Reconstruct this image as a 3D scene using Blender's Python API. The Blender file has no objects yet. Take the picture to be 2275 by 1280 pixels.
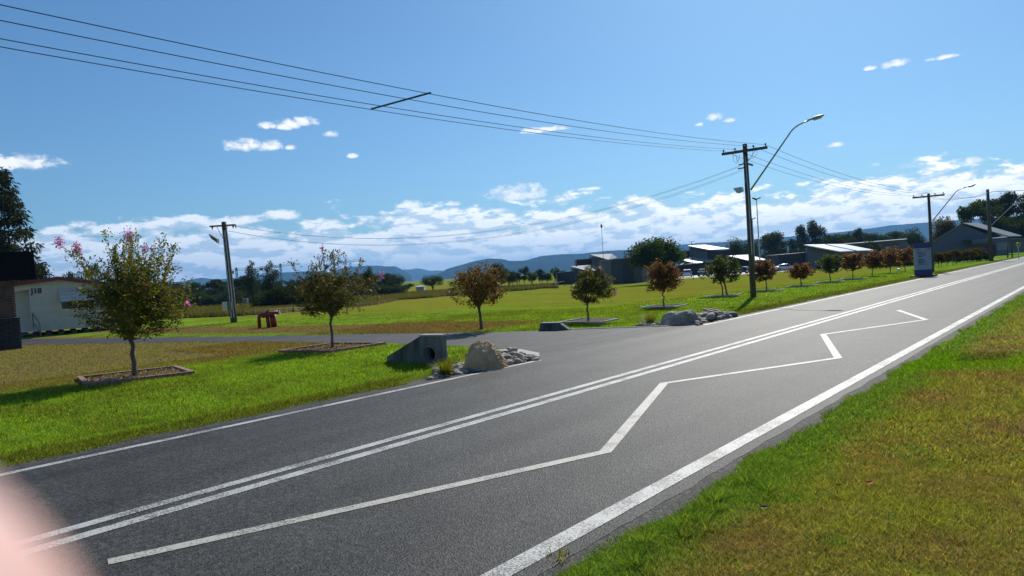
import bpy, bmesh, math, random
import numpy as np
from mathutils import Vector, Matrix, noise
random.seed(7); RNG = np.random.default_rng(7)
S = bpy.context.scene; COL = S.collection
R = math.radians
# ------------------------------------------------------------------ camera
# world: +Y runs along the road, +X to its right, camera stands on the right verge at the origin
CR = Vector((0.78242, 0.61976, -0.06104)); CU = Vector((0.03687, 0.05174, 0.99798)); CF = Vector((-0.62166, 0.78309, -0.01763))
EYE = Vector((0, 0, 1.8)); FPX = 1690.0
camd = bpy.data.cameras.new('camera'); cam = bpy.data.objects.new('camera', camd); COL.objects.link(cam)
M = Matrix.Identity(4)
for i in range(3):
    M[i][0] = CR[i]; M[i][1] = CU[i]; M[i][2] = -CF[i]; M[i][3] = EYE[i]
cam.matrix_world = M
camd.sensor_width = 36; camd.lens = 36*FPX/2275; camd.clip_start = 0.002; camd.clip_end = 40000
camd.dof.use_dof = True; camd.dof.focus_distance = 22; camd.dof.aperture_fstop = 11.6
S.camera = cam
# ------------------------------------------------------------------ world: sky with clouds
SUN_AZ, SUN_EL = -17.0, 38.0
sun_dir = Vector((math.sin(R(SUN_AZ))*math.cos(R(SUN_EL)), math.cos(R(SUN_AZ))*math.cos(R(SUN_EL)), math.sin(R(SUN_EL))))
class NT:
    def __init__(s, nt): s.nt = nt; s.L = nt.links
    def n(s, t, **kw):
        o = s.nt.nodes.new(t)
        for k, v in kw.items(): setattr(o, k, v)
        return o
    def put(s, sock, v):
        if isinstance(v, bpy.types.NodeSocket): s.L.new(v, sock)
        elif v is not None: sock.default_value = v
    def m(s, op, a, b=None, c=None, clamp=False):
        o = s.n('ShaderNodeMath', operation=op); o.use_clamp = clamp
        s.put(o.inputs[0], a); s.put(o.inputs[1], b)
        if c is not None: s.put(o.inputs[2], c)
        return o.outputs[0]
    def mr(s, v, a, b, c=0., d=1., smooth=True):
        o = s.n('ShaderNodeMapRange'); o.interpolation_type = 'SMOOTHSTEP' if smooth else 'LINEAR'
        s.put(o.inputs[0], v)
        for i, q in enumerate((a, b, c, d)): s.put(o.inputs[i+1], q)
        return o.outputs[0]
    def mix(s, f, a, b, mode='MIX'):
        o = s.n('ShaderNodeMix', data_type='RGBA', blend_type=mode)
        s.put(o.inputs[0], f)
        for i, q in ((6, a), (7, b)):
            s.put(o.inputs[i], (*q, 1) if isinstance(q, tuple) and len(q) == 3 else q)
        return o.outputs[2]
    def noise(s, vec, scale, detail=4, rough=.55, dist=0, out=0):
        o = s.n('ShaderNodeTexNoise'); s.put(o.inputs['Vector'], vec)
        o.inputs['Scale'].default_value = scale; o.inputs['Detail'].default_value = detail
        o.inputs['Roughness'].default_value = rough; o.inputs['Distortion'].default_value = dist
        return o.outputs[out]
    def comb(s, x, y, z):
        o = s.n('ShaderNodeCombineXYZ')
        for i, q in enumerate((x, y, z)): s.put(o.inputs[i], q)
        return o.outputs[0]
    def sep(s, v):
        o = s.n('ShaderNodeSeparateXYZ'); s.put(o.inputs[0], v); return o.outputs
    def vm(s, op, a, b=None):
        o = s.n('ShaderNodeVectorMath', operation=op); s.put(o.inputs[0], a)
        if b is not None: s.put(o.inputs[1], b)
        return o.outputs[0]

def pix_dir(px, py):
    d = CR*((px-1137.5)/FPX) - CU*((py-640)/FPX) + CF
    return d.normalized()
W_ = bpy.data.worlds.new('World'); S.world = W_; W_.use_nodes = True
wt = W_.node_tree; wt.nodes.clear(); w = NT(wt)
sky = w.n('ShaderNodeTexSky'); sky.sky_type = 'NISHITA'; sky.sun_disc = False
sky.sun_elevation = R(SUN_EL); sky.sun_rotation = R(SUN_AZ)
sky.altitude = 30; sky.air_density = 1.0; sky.dust_density = 0.6; sky.ozone_density = 3.0
skyc = w.mix(1.0, sky.outputs[0], (0.59, 0.90, 1.12), 'MULTIPLY')
tc = w.n('ShaderNodeTexCoord').outputs['Generated']
x, y, z = w.sep(w.vm('NORMALIZE', tc))
# azimuth measured from -X... in radians around the viewing half, elevation in radians
az = w.m('ARCTAN2', x, y); el = w.m('ARCSINE', z)
def cloudfield(daz=0., del_=0.):
    a = w.m('ADD', az, daz); e = w.m('ADD', el, del_)
    # cloud decks flatten towards the horizon: lengthen pattern in azimuth
    p = w.comb(w.m('MULTIPLY', a, 5.2), w.m('MULTIPLY', e, 15.0), 3.7)
    return w.noise(p, 3.4, 12, 0.62, 0.15)
sunny0 = w.mr(az, R(-75), R(-5))
n0 = cloudfield(); n1 = cloudfield(0.004, 0.009)
big = w.noise(w.comb(w.m('MULTIPLY', az, 2.2), w.m('MULTIPLY', el, 6.0), 9.1), 2.2, 3, .5)
# top of the cloud bank rises and falls with azimuth
top = w.m('ADD', w.m('MULTIPLY', w.m('SUBTRACT', big, 0.5), 0.06), 0.083)
fall = w.m('SUBTRACT', 1.0, w.m('DIVIDE', el, top))          # 1 at the horizon, 0 at the top
fall = w.m('MAXIMUM', fall, -3.0)
dens = w.m('ADD', w.m('ADD', n0, w.m('ADD', 0.022, w.m('MULTIPLY', sunny0, 0.045))), w.m('MULTIPLY', w.m('MINIMUM', fall, 0.50), 0.50))
bank = w.mr(dens, 0.485, 0.615)
# wispy deck near horizon, paler
# single small cumulus clouds
singles = [(545,325,42,15),(597,327,30,14),(640,279,26,14),(678,272,30,11),(594,280,20,9),(735,300,16,9),(785,347,13,7),(645,328,12,7),
           (35,362,70,17),(1185,291,26,8),(1225,287,34,7),(1590,262,22,9),(1620,268,15,6),(1990,142,26,8),(1970,150,12,5),(2090,129,26,5),(2160,358,16,7),
           (1855,323,15,6),(1150,432,62,23),(915,461,30,15),(1000,454,24,6),(1310,420,28,4),(628,478,40,13),(530,493,40,13),(1555,277,10,5),(1935,152,12,6),(440,493,20,9)]
sn = w.m('SUBTRACT', w.noise(w.comb(w.m('MULTIPLY', az, 30.), w.m('MULTIPLY', el, 46.), 1.3), 1.9, 6, .62, .35), .5)
single = None; sheight = None
for (px, py, sx, sy) in singles:
    d = pix_dir(px, py); a0 = math.atan2(d.x, d.y); e0 = math.asin(d.z)
    ax = w.m('DIVIDE', w.m('SUBTRACT', az, a0), sx*1.15/FPX*1.0)
    ey = w.m('DIVIDE', w.m('SUBTRACT', el, e0), sy*1.15/FPX)
    # flat base, domed top
    ey2 = w.m('MULTIPLY', ey, w.m('ADD', 1.0, w.m('MULTIPLY', w.m('LESS_THAN', ey, 0.), 0.5)))
    dd = w.m('SUBTRACT', 1.0, w.m('ADD', w.m('MULTIPLY', ax, ax), w.m('MULTIPLY', ey2, ey2)))
    single = dd if single is None else w.m('MAXIMUM', single, dd)
sm = w.mr(w.m('ADD', w.m('MAXIMUM', single, -1.0), w.m('MULTIPLY', sn, 3.4)), -0.12, 1.15)
# self shading of the bank: side facing the sun (up and to the right) is brighter
shade = w.mr(w.m('SUBTRACT', n0, n1), -0.085, 0.045)
thick = w.mr(dens, 0.56, 0.86)
bank_col = w.mix(shade, (0.56, 0.68, 0.82), (1.10, 1.10, 1.08))
bank_col = w.mix(w.m('MULTIPLY', thick, 0.22), bank_col, (0.52, 0.65, 0.80))
# brighter towards the sun's side
sunny = w.mr(az, R(-75), R(-5))
bank_col = w.mix(1.0, bank_col, w.mix(sunny, (0.80, 0.85, 0.92), (1.22, 1.20, 1.15)), 'MULTIPLY')
single_col = w.mix(w.mr(w.m('ADD', sn, w.m('MULTIPLY', single, .2)), -.15, .3), (0.74, 0.80, 0.88), (1.0, 1.0, 1.0))
bgs = w.n('ShaderNodeBackground'); w.put(bgs.inputs[0], skyc); bgs.inputs[1].default_value = 0.080
bgc = w.n('ShaderNodeBackground'); bgc.inputs[1].default_value = 1.12
w.put(bgc.inputs[0], w.mix(bank, single_col, bank_col))
cov = w.m('MAXIMUM', w.m('MULTIPLY', bank, 0.93), w.m('MULTIPLY', sm, 0.92))
cov = w.m('MULTIPLY', cov, w.mr(el, -0.01, 0.0))
mixs = w.n('ShaderNodeMixShader'); w.put(mixs.inputs[0], cov); w.L.new(bgs.outputs[0], mixs.inputs[1]); w.L.new(bgc.outputs[0], mixs.inputs[2])
wo = w.n('ShaderNodeOutputWorld'); w.L.new(mixs.outputs[0], wo.inputs[0])
# sun
sd = bpy.data.lights.new('sun', 'SUN'); so = bpy.data.objects.new('sun', sd); COL.objects.link(so)
sd.energy = 4.8; sd.angle = R(0.53); sd.color = (1.0, 0.95, 0.86)
so.rotation_euler = (-sun_dir).to_track_quat('-Z', 'Y').to_euler(); so.location = (0, 0, 60)
S.view_settings.view_transform = 'Standard'; S.view_settings.look = 'None'; S.view_settings.exposure = 0.08; S.view_settings.gamma = 1
S.view_settings.use_curve_mapping = False
S.render.engine = 'CYCLES'
S.cycles.volume_bounces = 0; S.cycles.max_bounces = 7; S.cycles.transparent_max_bounces = 8
S.cycles.volume_step_rate = 4

# ------------------------------------------------------------------ terrain and placement
def sstep(t): t = min(1, max(0, t)); return t*t*(3-2*t)
up = [(-9.60, 20.9), (-10.4, 20.35), (-11.3, 20.0), (-12.6, 19.6), (-14.1, 19.1), (-15.3, 18.7), (-17.5, 18.3), (-20.2, 18.0), (-24.5, 17.3), (-29.4, 16.7), (-37, 15.8), (-45, 15.0), (-75, 11.5), (-120, 6)]
lo = [(-9.60, 12.3), (-10.3, 13.3), (-11.2, 14.0), (-12.2, 14.5), (-13.8, 14.8), (-15.3, 15.0), (-17.1, 15.15), (-20, 15.2), (-23.5, 15.2), (-27.5, 14.95), (-33, 13.9), (-38.5, 12.8), (-66, 8.6), (-110, 2.2)]
def pl_interp(P, x):
    if x >= P[0][0]: return P[0][1]
    for (a, b), (c, d) in zip(P, P[1:]):
        if x >= c: return b+(d-b)*(x-a)/(c-a)
    return P[-1][1]
def gz(x, y):
    z = -0.008
    if x < -9.6:
        z -= 0.40*sstep((-15.6-x)/6)*sstep((y-26)/30) + 0.5*sstep((-20-x)/35)*sstep((y-25)/50)
        # shallow table drain along the road, running into the culvert
        d = (x+12.3)/1.5
        if abs(d) < 3: z -= 0.20*math.exp(-d*d)*(sstep((12.6-y)/2.0) + 0.8*sstep((y-19.4)/1.5)*sstep((34-y)/8))
        z += 0.035*sstep((-9.70-x+.06*math.sin(y*2.3)+.04*math.sin(y*5.1))/0.35)
        z += 0.03*math.sin(x*0.35)*math.sin(y*0.22)*sstep((-12-x)/6)
        if 8 < y < 24:
            yu, yl = pl_interp(up, x), pl_interp(lo, x)
            m = sstep((y-yl+.45)/.45)*sstep((yu+.45-y)/.45); z = z*(1-m)-.022*m
    elif x > -2.9:
        z += 0.036*sstep((x+2.68+.05*math.sin(y*2.1)+.03*math.sin(y*5.7+1)+.015*math.sin(y*13))/0.30)
        z += 0.02*math.sin(x*1.3+1)*math.sin(y*0.7) * sstep((x+2.4)/1.5)
        # drain scour running off the shoulder
        u = (y-(13.85+0.45*(x+2.6)))/0.42
        if abs(u) < 3: z -= 0.24*math.exp(-u*u)*sstep((x+2.12)/0.2)*sstep((-1.0-x)/0.6)
        z += 0.10*sstep((x+2.0)/5)
    return z
def gpix(px, py):
    d = CR*((px-1137.5)/FPX) - CU*((py-640)/FPX) + CF
    z = 0.0
    p = EYE + d*((z-1.8)/d.z)
    for _ in range(12):
        z = gz(p.x, p.y); p = EYE + d*((z-1.8)/d.z)
    return Vector((p.x, p.y, gz(p.x, p.y)))
def wpix(px, py, D):
    return EYE + (CR*((px-1137.5)/FPX) - CU*((py-640)/FPX) + CF)*D
def proj(P):
    v = P-EYE; d = v.dot(CF); return 1137.5+FPX*v.dot(CR)/d, 640-FPX*v.dot(CU)/d
def depth(P): return (P-EYE).dot(CF)
def col_at(px, D, z=None):
    """ground point at forward distance D that lies in image column px"""
    py = 600.
    for _ in range(30):
        P = wpix(px, py, D); g = gz(P.x, P.y) if z is None else z
        py += (P.z-g)*FPX/D
    return Vector((P.x, P.y, g))
def top_h(P, py):
    """height above P at which the vertical through P reaches image row py"""
    lo, hi = 0., 60.
    for _ in range(40):
        m_ = (lo+hi)/2
        if proj(P+Vector((0, 0, m_)))[1] > py: lo = m_
        else: hi = m_
    return lo

# ------------------------------------------------------------------ mesh helpers
def tag(o, label=None, cat=None, group=None, kind=None):
    if label: o['label'] = label
    if cat: o['category'] = cat
    if group: o['group'] = group
    if kind: o['kind'] = kind
    return o
def link(name, me, mat=None, parent=None, loc=None, rotz=None):
    if mat and not me.materials: me.materials.append(mat)
    o = bpy.data.objects.new(name, me); COL.objects.link(o)
    if parent: o.parent = parent
    if loc is not None: o.location = loc
    if rotz is not None: o.rotation_euler = (0, 0, rotz)
    return o
def empty(name, loc=(0, 0, 0), rotz=0, **t):
    o = bpy.data.objects.new(name, None); COL.objects.link(o); o.location = loc; o.rotation_euler = (0, 0, rotz)
    o.empty_display_size = .2
    return tag(o, **t)
def kids(o): return [c for c in bpy.data.objects if c.parent == o]
def copy_tree(o, loc=None, rotz=None, scale=None, parent=None, ch=None):
    ch = ch if ch is not None else CHILD(o)
    c = o.copy(); COL.objects.link(c)
    if parent: c.parent = parent
    if loc is not None: c.location = loc
    if rotz is not None: c.rotation_euler = (0, 0, rotz)
    if scale is not None: c.scale = scale
    for k in ch: copy_tree(k, parent=c)
    return c
def CHILD(o): return list(o.children)
class MB:
    def __init__(s): s.v = []; s.f = []
    def add(s, vs, fs):
        b = len(s.v); s.v += [tuple(p) for p in vs]; s.f += [tuple(b+i for i in f) for f in fs]; return s
    def hexa(s, p):   # 8 points: bottom 4 ccw, top 4
        return s.add(p, [(3,2,1,0),(4,5,6,7),(0,1,5,4),(1,2,6,5),(2,3,7,6),(3,0,4,7)])
    def box(s, c, d, rz=0, rx=0, ry=0):
        hx, hy, hz = d[0]/2, d[1]/2, d[2]/2
        m = Matrix.Rotation(rz, 3, 'Z') @ Matrix.Rotation(ry, 3, 'Y') @ Matrix.Rotation(rx, 3, 'X'); c = Vector(c)
        return s.hexa([c+m@Vector(q) for q in ((-hx,-hy,-hz),(hx,-hy,-hz),(hx,hy,-hz),(-hx,hy,-hz),(-hx,-hy,hz),(hx,-hy,hz),(hx,hy,hz),(-hx,hy,hz))])
    def bar(s, a, b, w_, h_):
        a, b = Vector(a), Vector(b); t = (b-a).normalized(); up = Vector((0,0,1)) if abs(t.z) < .95 else Vector((0,1,0))
        r = t.cross(up).normalized(); u = r.cross(t)
        P = []
        for q in (a, b):
            P.append([q-r*w_/2-u*h_/2, q+r*w_/2-u*h_/2, q+r*w_/2+u*h_/2, q-r*w_/2+u*h_/2])
        return s.add(P[0]+P[1], [(0,1,2,3),(7,6,5,4),(0,4,5,1),(1,5,6,2),(2,6,7,3),(3,7,4,0)])
    def tube(s, pts, rad, n=8, cap=True):
        pts = [Vector(p) for p in pts]; rad = rad if hasattr(rad, '__len__') else [rad]*len(pts)
        b = len(s.v); r0 = None
        for i, p in enumerate(pts):
            t = (pts[min(i+1, len(pts)-1)]-pts[max(i-1, 0)]).normalized()
            if r0 is None:
                up = Vector((0,0,1)) if abs(t.z) < .9 else Vector((1,0,0)); r = t.cross(up).normalized()
            else: r = (r0 - t*r0.dot(t)).normalized()
            r0 = r; u = r.cross(t)
            for k in range(n):
                a = 2*math.pi*k/n; s.v.append(tuple(p + r*(rad[i]*math.cos(a)) + u*(rad[i]*math.sin(a))))
        for i in range(len(pts)-1):
            for k in range(n):
                a, c = b+i*n+k, b+i*n+(k+1) % n; s.f.append((a, c, c+n, a+n))
        if cap: s.f.append(tuple(b+k for k in range(n))[::-1]); s.f.append(tuple(b+(len(pts)-1)*n+k for k in range(n)))
        return s
    def prism(s, poly, off):   # poly: 3D points (planar), off: vector
        n = len(poly); off = Vector(off); P = [Vector(p) for p in poly]
        return s.add(P+[p+off for p in P], [tuple(range(n))[::-1], tuple(range(n, 2*n))]+[(i, (i+1) % n, n+(i+1) % n, n+i) for i in range(n)])
    def mesh(s, name, smooth=False):
        me = bpy.data.meshes.new(name); me.from_pydata(s.v, [], s.f); me.update()
        bm = bmesh.new(); bm.from_mesh(me); bmesh.ops.recalc_face_normals(bm, faces=bm.faces); bm.to_mesh(me); bm.free()
        if smooth: me.polygons.foreach_set('use_smooth', [True]*len(me.polygons))
        return me
    def build(s, name, mat, parent=None, smooth=False, loc=None, rotz=None):
        return link(name, s.mesh(name, smooth), mat, parent, loc, rotz)
def fast_mesh(name, V, nper, cols=None, smooth=False):
    """V: (F*nper,3) array, every nper verts make one face; cols (F,3) per face albedo"""
    me = bpy.data.meshes.new(name); nv = len(V); nf = nv//nper
    me.vertices.add(nv); me.vertices.foreach_set('co', np.ascontiguousarray(V, dtype=np.float32).ravel())
    me.loops.add(nv); me.loops.foreach_set('vertex_index', np.arange(nv, dtype=np.int32))
    me.polygons.add(nf); me.polygons.foreach_set('loop_start', np.arange(0, nv, nper, dtype=np.int32))
    me.update(calc_edges=True)
    if cols is not None:
        at = me.color_attributes.new('Col', 'FLOAT_COLOR', 'CORNER')
        c = np.ones((nf, 4), np.float32); c[:, :3] = cols
        at.data.foreach_set('color', np.repeat(c, nper, axis=0).ravel())
    return me

ORD = 'leftmost second third fourth fifth sixth seventh eighth ninth tenth eleventh twelfth thirteenth fourteenth fifteenth sixteenth seventeenth eighteenth nineteenth twentieth'.split()
def nth(i, what): return (ORD[i]+(' of' if i == 0 else ' from the left of')+' '+what) if i < 20 else 'one of the rightmost of '+what
# ------------------------------------------------------------------ materials
def mat(name, rgb=(.5,.5,.5), rough=.7, metal=0, var=0.0, vscale=8, bump=0, bscale=40, spec=.5, stretch=None, rgb2=None):
    m_ = bpy.data.materials.new(name); m_.use_nodes = True; t = NT(m_.node_tree); b = m_.node_tree.nodes['Principled BSDF']
    b.inputs['Base Color'].default_value = (*rgb, 1); b.inputs['Roughness'].default_value = rough; b.inputs['Metallic'].default_value = metal
    b.inputs['Specular IOR Level'].default_value = spec
    co = t.n('ShaderNodeTexCoord').outputs['Object']
    if stretch: co = t.vm('MULTIPLY', co, stretch)
    if var or rgb2:
        f = t.noise(co, vscale, 6, .6)
        f = t.mr(f, .3, .7)
        c2 = rgb2 or tuple(max(0, q*(1-var)) for q in rgb)
        c1 = rgb if rgb2 else tuple(q*(1+var*.5) for q in rgb)
        t.put(b.inputs['Base Color'], t.mix(f, c1, c2))
    if bump:
        bn = t.n('ShaderNodeBump'); bn.inputs['Strength'].default_value = bump; bn.inputs['Distance'].default_value = .02
        t.put(bn.inputs['Height'], t.noise(co, bscale, 6, .6)); t.L.new(bn.outputs[0], b.inputs['Normal'])
    return m_
def leaf_mat(name, trans=.45, rough=.5, mul=1.0, spec=.25, tint=(1.35, 1.25, .45)):
    m_ = bpy.data.materials.new(name); m_.use_nodes = True; nt = m_.node_tree; nt.nodes.clear(); t = NT(nt)
    a = t.n('ShaderNodeAttribute'); a.attribute_name = 'Col'
    p = t.n('ShaderNodeBsdfPrincipled'); t.put(p.inputs['Base Color'], a.outputs['Color']); p.inputs['Roughness'].default_value = rough
    p.inputs['Specular IOR Level'].default_value = spec
    tr = t.n('ShaderNodeBsdfTranslucent'); t.put(tr.inputs[0], t.mix(1.0, a.outputs['Color'], tuple(q*mul for q in tint), 'MULTIPLY'))
    mx = t.n('ShaderNodeMixShader'); mx.inputs[0].default_value = trans
    t.L.new(p.outputs[0], mx.inputs[1]); t.L.new(tr.outputs[0], mx.inputs[2])
    o = t.n('ShaderNodeOutputMaterial'); t.L.new(mx.outputs[0], o.inputs[0]); return m_
def turf_nodes(t):
    """albedo of the lawn from place on the ground: lush near the drains, parched in between"""
    g = t.n('ShaderNodeNewGeometry').outputs['Position']
    X, Y, Z = t.sep(g)
    nL = t.m('SUBTRACT', t.noise(g, .16, 4, .55), .5); nM = t.m('SUBTRACT', t.noise(g, .8, 5, .6), .5); nS = t.noise(g, 5.0, 5, .65)
    streak = t.m('SUBTRACT', t.noise(t.vm('MULTIPLY', g, (.10, .035, 0)), 1.6, 4, .55), .5)
    mow = t.m('SUBTRACT', t.noise(t.vm('MULTIPLY', g, (.03, .35, 0)), 1.0, 3, .5), .5)
    Xn = t.m('ADD', X, t.m('ADD', t.m('MULTIPLY', nL, 5.), t.m('MULTIPLY', nM, 1.6)))
    Yn = t.m('ADD', Y, t.m('ADD', t.m('MULTIPLY', nL, 3.), t.m('MULTIPLY', nM, 1.2)))
    lush, green, dry, dead = (.190, .335, .030), (.135, .195, .024), (.210, .240, .022), (.185, .142, .066)
    # left of the road ------------------------------------------------
    verge = t.mr(Xn, -18.4, -15.2)                                   # 1 near road
    # before the driveway
    near = t.mr(Yn, 15.5, 17.0, 1, 0)
    brown1 = t.m('MULTIPLY', near, t.mr(Xn, -19.6, -16.6, 1, 0))
    brown1 = t.m('MULTIPLY', brown1, t.mr(Yn, -4.0, 2.0))
    # band along the far side of the driveway
    band = t.m('MULTIPLY', t.mr(Y, 17.2, 18.4), t.mr(t.m('ADD', Y, t.m('ADD', t.m('MULTIPLY', nM, 1.2), t.m('MULTIPLY', X, -0.075))), 23.6, 24.3, 1, 0))
    band = t.m('MULTIPLY', band, t.mr(Xn, -17.5, -15.5, 1, 0))
    # open lawn: lush stretch then olive
    far = t.mr(t.m('ADD', Yn, t.m('MULTIPLY', streak, 26.)), 25., 40.)
    olive = t.m('MULTIPLY', far, t.mr(Xn, -19.2, -16.8, 1, 0))
    olive = t.m('MULTIPLY', olive, t.mr(t.m('ADD', streak, t.m('MULTIPLY', nL, .5)), -.22, .03))
    left = t.mix(t.mr(t.m('ADD', nL, t.m('MULTIPLY', nM, 1.6)), -.22, .22), green, lush)
    left = t.mix(t.mr(t.noise(g, 2.4, 5, .65), .48, .72, 0, .55), left, (.17, .19, .03))
    left = t.mix(t.m('MULTIPLY', t.mr(Xn, -24., -17., 0, 1), .25), left, lush)
    left = t.mix(t.m('MULTIPLY', olive, .85), left, t.mix(t.mr(mow, -.14, .14), dry, (.220, .170, .030)))
    left = t.mix(t.m('MULTIPLY', brown1, .92), left, t.mix(t.mr(nM, -.15, .2), dead, (.180, .160, .045)))
    left = t.mix(t.m('MULTIPLY', band, .92), left, (.180, .132, .062))
    edge = t.mr(t.m('ADD', X, t.m('MULTIPLY', nM, .5)), -11.0, -10.4)
    left = t.mix(t.m('MULTIPLY', edge, .75), left, (.100, .115, .018))
    # right verge -----------------------------------------------------
    r = t.mix(t.mr(nM, -.14, .18), (.245, .275, .050), (.235, .195, .070))
    r = t.mix(t.mr(t.m('ADD', nL, t.m('MULTIPLY', nM, .9)), .06, .26), r, (.200, .135, .070))
    r = t.mix(t.mr(t.m('ADD', t.m('MULTIPLY', nL, 1.2), t.m('MULTIPLY', t.noise(g, 1.7, 3, .5), .6)), .05, .20, 1, 0), r, (.125, .235, .025))
    redge = t.mr(t.m('ADD', X, t.m('MULTIPLY', nM, .7)), -2.35, -1.75, 1, 0)
    r = t.mix(t.m('MULTIPLY', redge, .8), r, (.115, .250, .025))
    lu = t.mr(t.m('ABSOLUTE', t.m('SUBTRACT', Y, t.m('ADD', 14.3, t.m('MULTIPLY', X, .45)))), .5, 1.6, 1, 0)
    r = t.mix(t.m('MULTIPLY', lu, .85), r, (.130, .280, .006))
    c = t.mix(t.mr(X, -6.2, -5.8, smooth=False), left, r)
    c = t.mix(1.0, c, t.mix(nS, (.66, .68, .66), (1.34, 1.30, 1.25)), 'MULTIPLY')
    return c, nS, g
def turf_mat(name, blades):
    m_ = bpy.data.materials.new(name); m_.use_nodes = True; nt = m_.node_tree; nt.nodes.clear(); t = NT(nt)
    c, nS, g = turf_nodes(t)
    p = t.n('ShaderNodeBsdfPrincipled'); p.inputs['Roughness'].default_value = .8; p.inputs['Specular IOR Level'].default_value = .05 if blades else 0.0
    if blades:
        a = t.n('ShaderNodeAttribute'); a.attribute_name = 'Col'
        c = t.mix(1.0, c, a.outputs['Color'], 'MULTIPLY')
    else:
        c = t.mix(1.0, c, t.mix(t.mr(t.noise(g, 22., 4, .7), .35, .65), (.62, .62, .60), (1.35, 1.35, 1.2)), 'MULTIPLY')
        bn = t.n('ShaderNodeBump'); bn.inputs['Strength'].default_value = .9; bn.inputs['Distance'].default_value = .05
        t.put(bn.inputs['Height'], t.noise(g, 18., 6, .7)); t.L.new(bn.outputs[0], p.inputs['Normal'])
    t.put(p.inputs['Base Color'], c)
    tr = t.n('ShaderNodeBsdfTranslucent'); t.put(tr.inputs[0], t.mix(1.0, c, (1.5, 1.4, .5), 'MULTIPLY'))
    mx = t.n('ShaderNodeMixShader'); mx.inputs[0].default_value = .42 if blades else 0.0
    t.L.new(p.outputs[0], mx.inputs[1]); t.L.new(tr.outputs[0], mx.inputs[2])
    o = t.n('ShaderNodeOutputMaterial'); t.L.new(mx.outputs[0], o.inputs[0]); return m_
def asphalt_mat(name, base, chip=.5, rough=.62, spec=.4):
    m_ = bpy.data.materials.new(name); m_.use_nodes = True; t = NT(m_.node_tree); p = m_.node_tree.nodes['Principled BSDF']
    g = t.n('ShaderNodeNewGeometry').outputs['Position']
    vo = t.n('ShaderNodeTexVoronoi'); t.put(vo.inputs['Vector'], g); vo.inputs['Scale'].default_value = 75
    rnd = t.sep(vo.outputs['Color'])[0]
    fine = t.noise(g, 60, 5, .75); med = t.noise(g, 1.3, 5, .6)
    wheel = t.noise(t.vm('MULTIPLY', g, (1.1, .04, 1)), 1.2, 3, .5)
    k = t.m('ADD', t.mr(rnd, 0, 1, 1-chip, 1+chip, False), t.m('MULTIPLY', t.m('SUBTRACT', fine, .5), 1.5))
    k = t.m('MULTIPLY', k, t.mr(t.noise(g, 16, 4, .7), .42, .60, .62, 1.12))
    k = t.m('MULTIPLY', k, t.mr(t.m('ADD', t.m('MULTIPLY', med, .5), t.m('MULTIPLY', wheel, .5)), .36, .64, .74, 1.20))
    X_, Y_, Z_ = t.sep(g)
    wob = t.m('MULTIPLY', t.m('SUBTRACT', t.noise(g, .35, 2, .5), .5), .5)
    wp = None
    for c_ in (-8.75, -7.2, -5.35, -3.75):
        q = t.mr(t.m('ABSOLUTE', t.m('SUBTRACT', t.m('ADD', X_, wob), c_)), 0., .42, 1, 0); wp = q if wp is None else t.m('MAXIMUM', wp, q)
    k = t.m('MULTIPLY', k, t.m('SUBTRACT', 1.06, t.m('MULTIPLY', wp, .22)))
    cr = t.n('ShaderNodeTexVoronoi', feature='DISTANCE_TO_EDGE'); t.put(cr.inputs['Vector'], t.vm('ADD', g, t.vm('SCALE', t.noise(g, 1.6, 4, .6, out=1)))); cr.inputs['Scale'].default_value = .33
    crk = t.m('MULTIPLY', t.mr(cr.outputs['Distance'], .002, .007, 1, 0), t.mr(t.noise(g, .22, 2, .5), .52, .60))
    k = t.m('MULTIPLY', k, t.m('SUBTRACT', 1.0, t.m('MULTIPLY', crk, .45)))
    k = t.m('MULTIPLY', k, t.mr(t.noise(g, .9, 3, .5), .66, .72, 1, .78))
    cc = t.vm('SCALE', (*base,)); sc_ = cc.node; t.put(sc_.inputs['Scale'], k)
    t.put(p.inputs['Base Color'], cc)
    p.inputs['Roughness'].default_value = rough; p.inputs['Specular IOR Level'].default_value = spec
    bn = t.n('ShaderNodeBump'); bn.inputs['Strength'].default_value = .55; bn.inputs['Distance'].default_value = .008
    t.put(bn.inputs['Height'], t.m('ADD', vo.outputs['Distance'], t.m('MULTIPLY', fine, .6))); t.L.new(bn.outputs[0], p.inputs['Normal'])
    return m_
def paint_mat(name, rgb, wear=.25):
    m_ = bpy.data.materials.new(name); m_.use_nodes = True; t = NT(m_.node_tree); p = m_.node_tree.nodes['Principled BSDF']
    g = t.n('ShaderNodeNewGeometry').outputs['Position']
    a = t.noise(g, 55, 5, .75); b = t.noise(g, 2.2, 4, .6)
    f = t.mr(t.m('ADD', a, t.m('MULTIPLY', b, wear)), .72, .80)
    c = t.mix(f, rgb, (.09, .09, .088)); c = t.mix(1.0, c, t.mix(b, (.82, .82, .82), (1.08, 1.08, 1.05)), 'MULTIPLY')
    t.put(p.inputs['Base Color'], c); p.inputs['Roughness'].default_value = .6
    bn = t.n('ShaderNodeBump'); bn.inputs['Strength'].default_value = .4; bn.inputs['Distance'].default_value = .006
    t.put(bn.inputs['Height'], a); t.L.new(bn.outputs[0], p.inputs['Normal'])
    return m_
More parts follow.
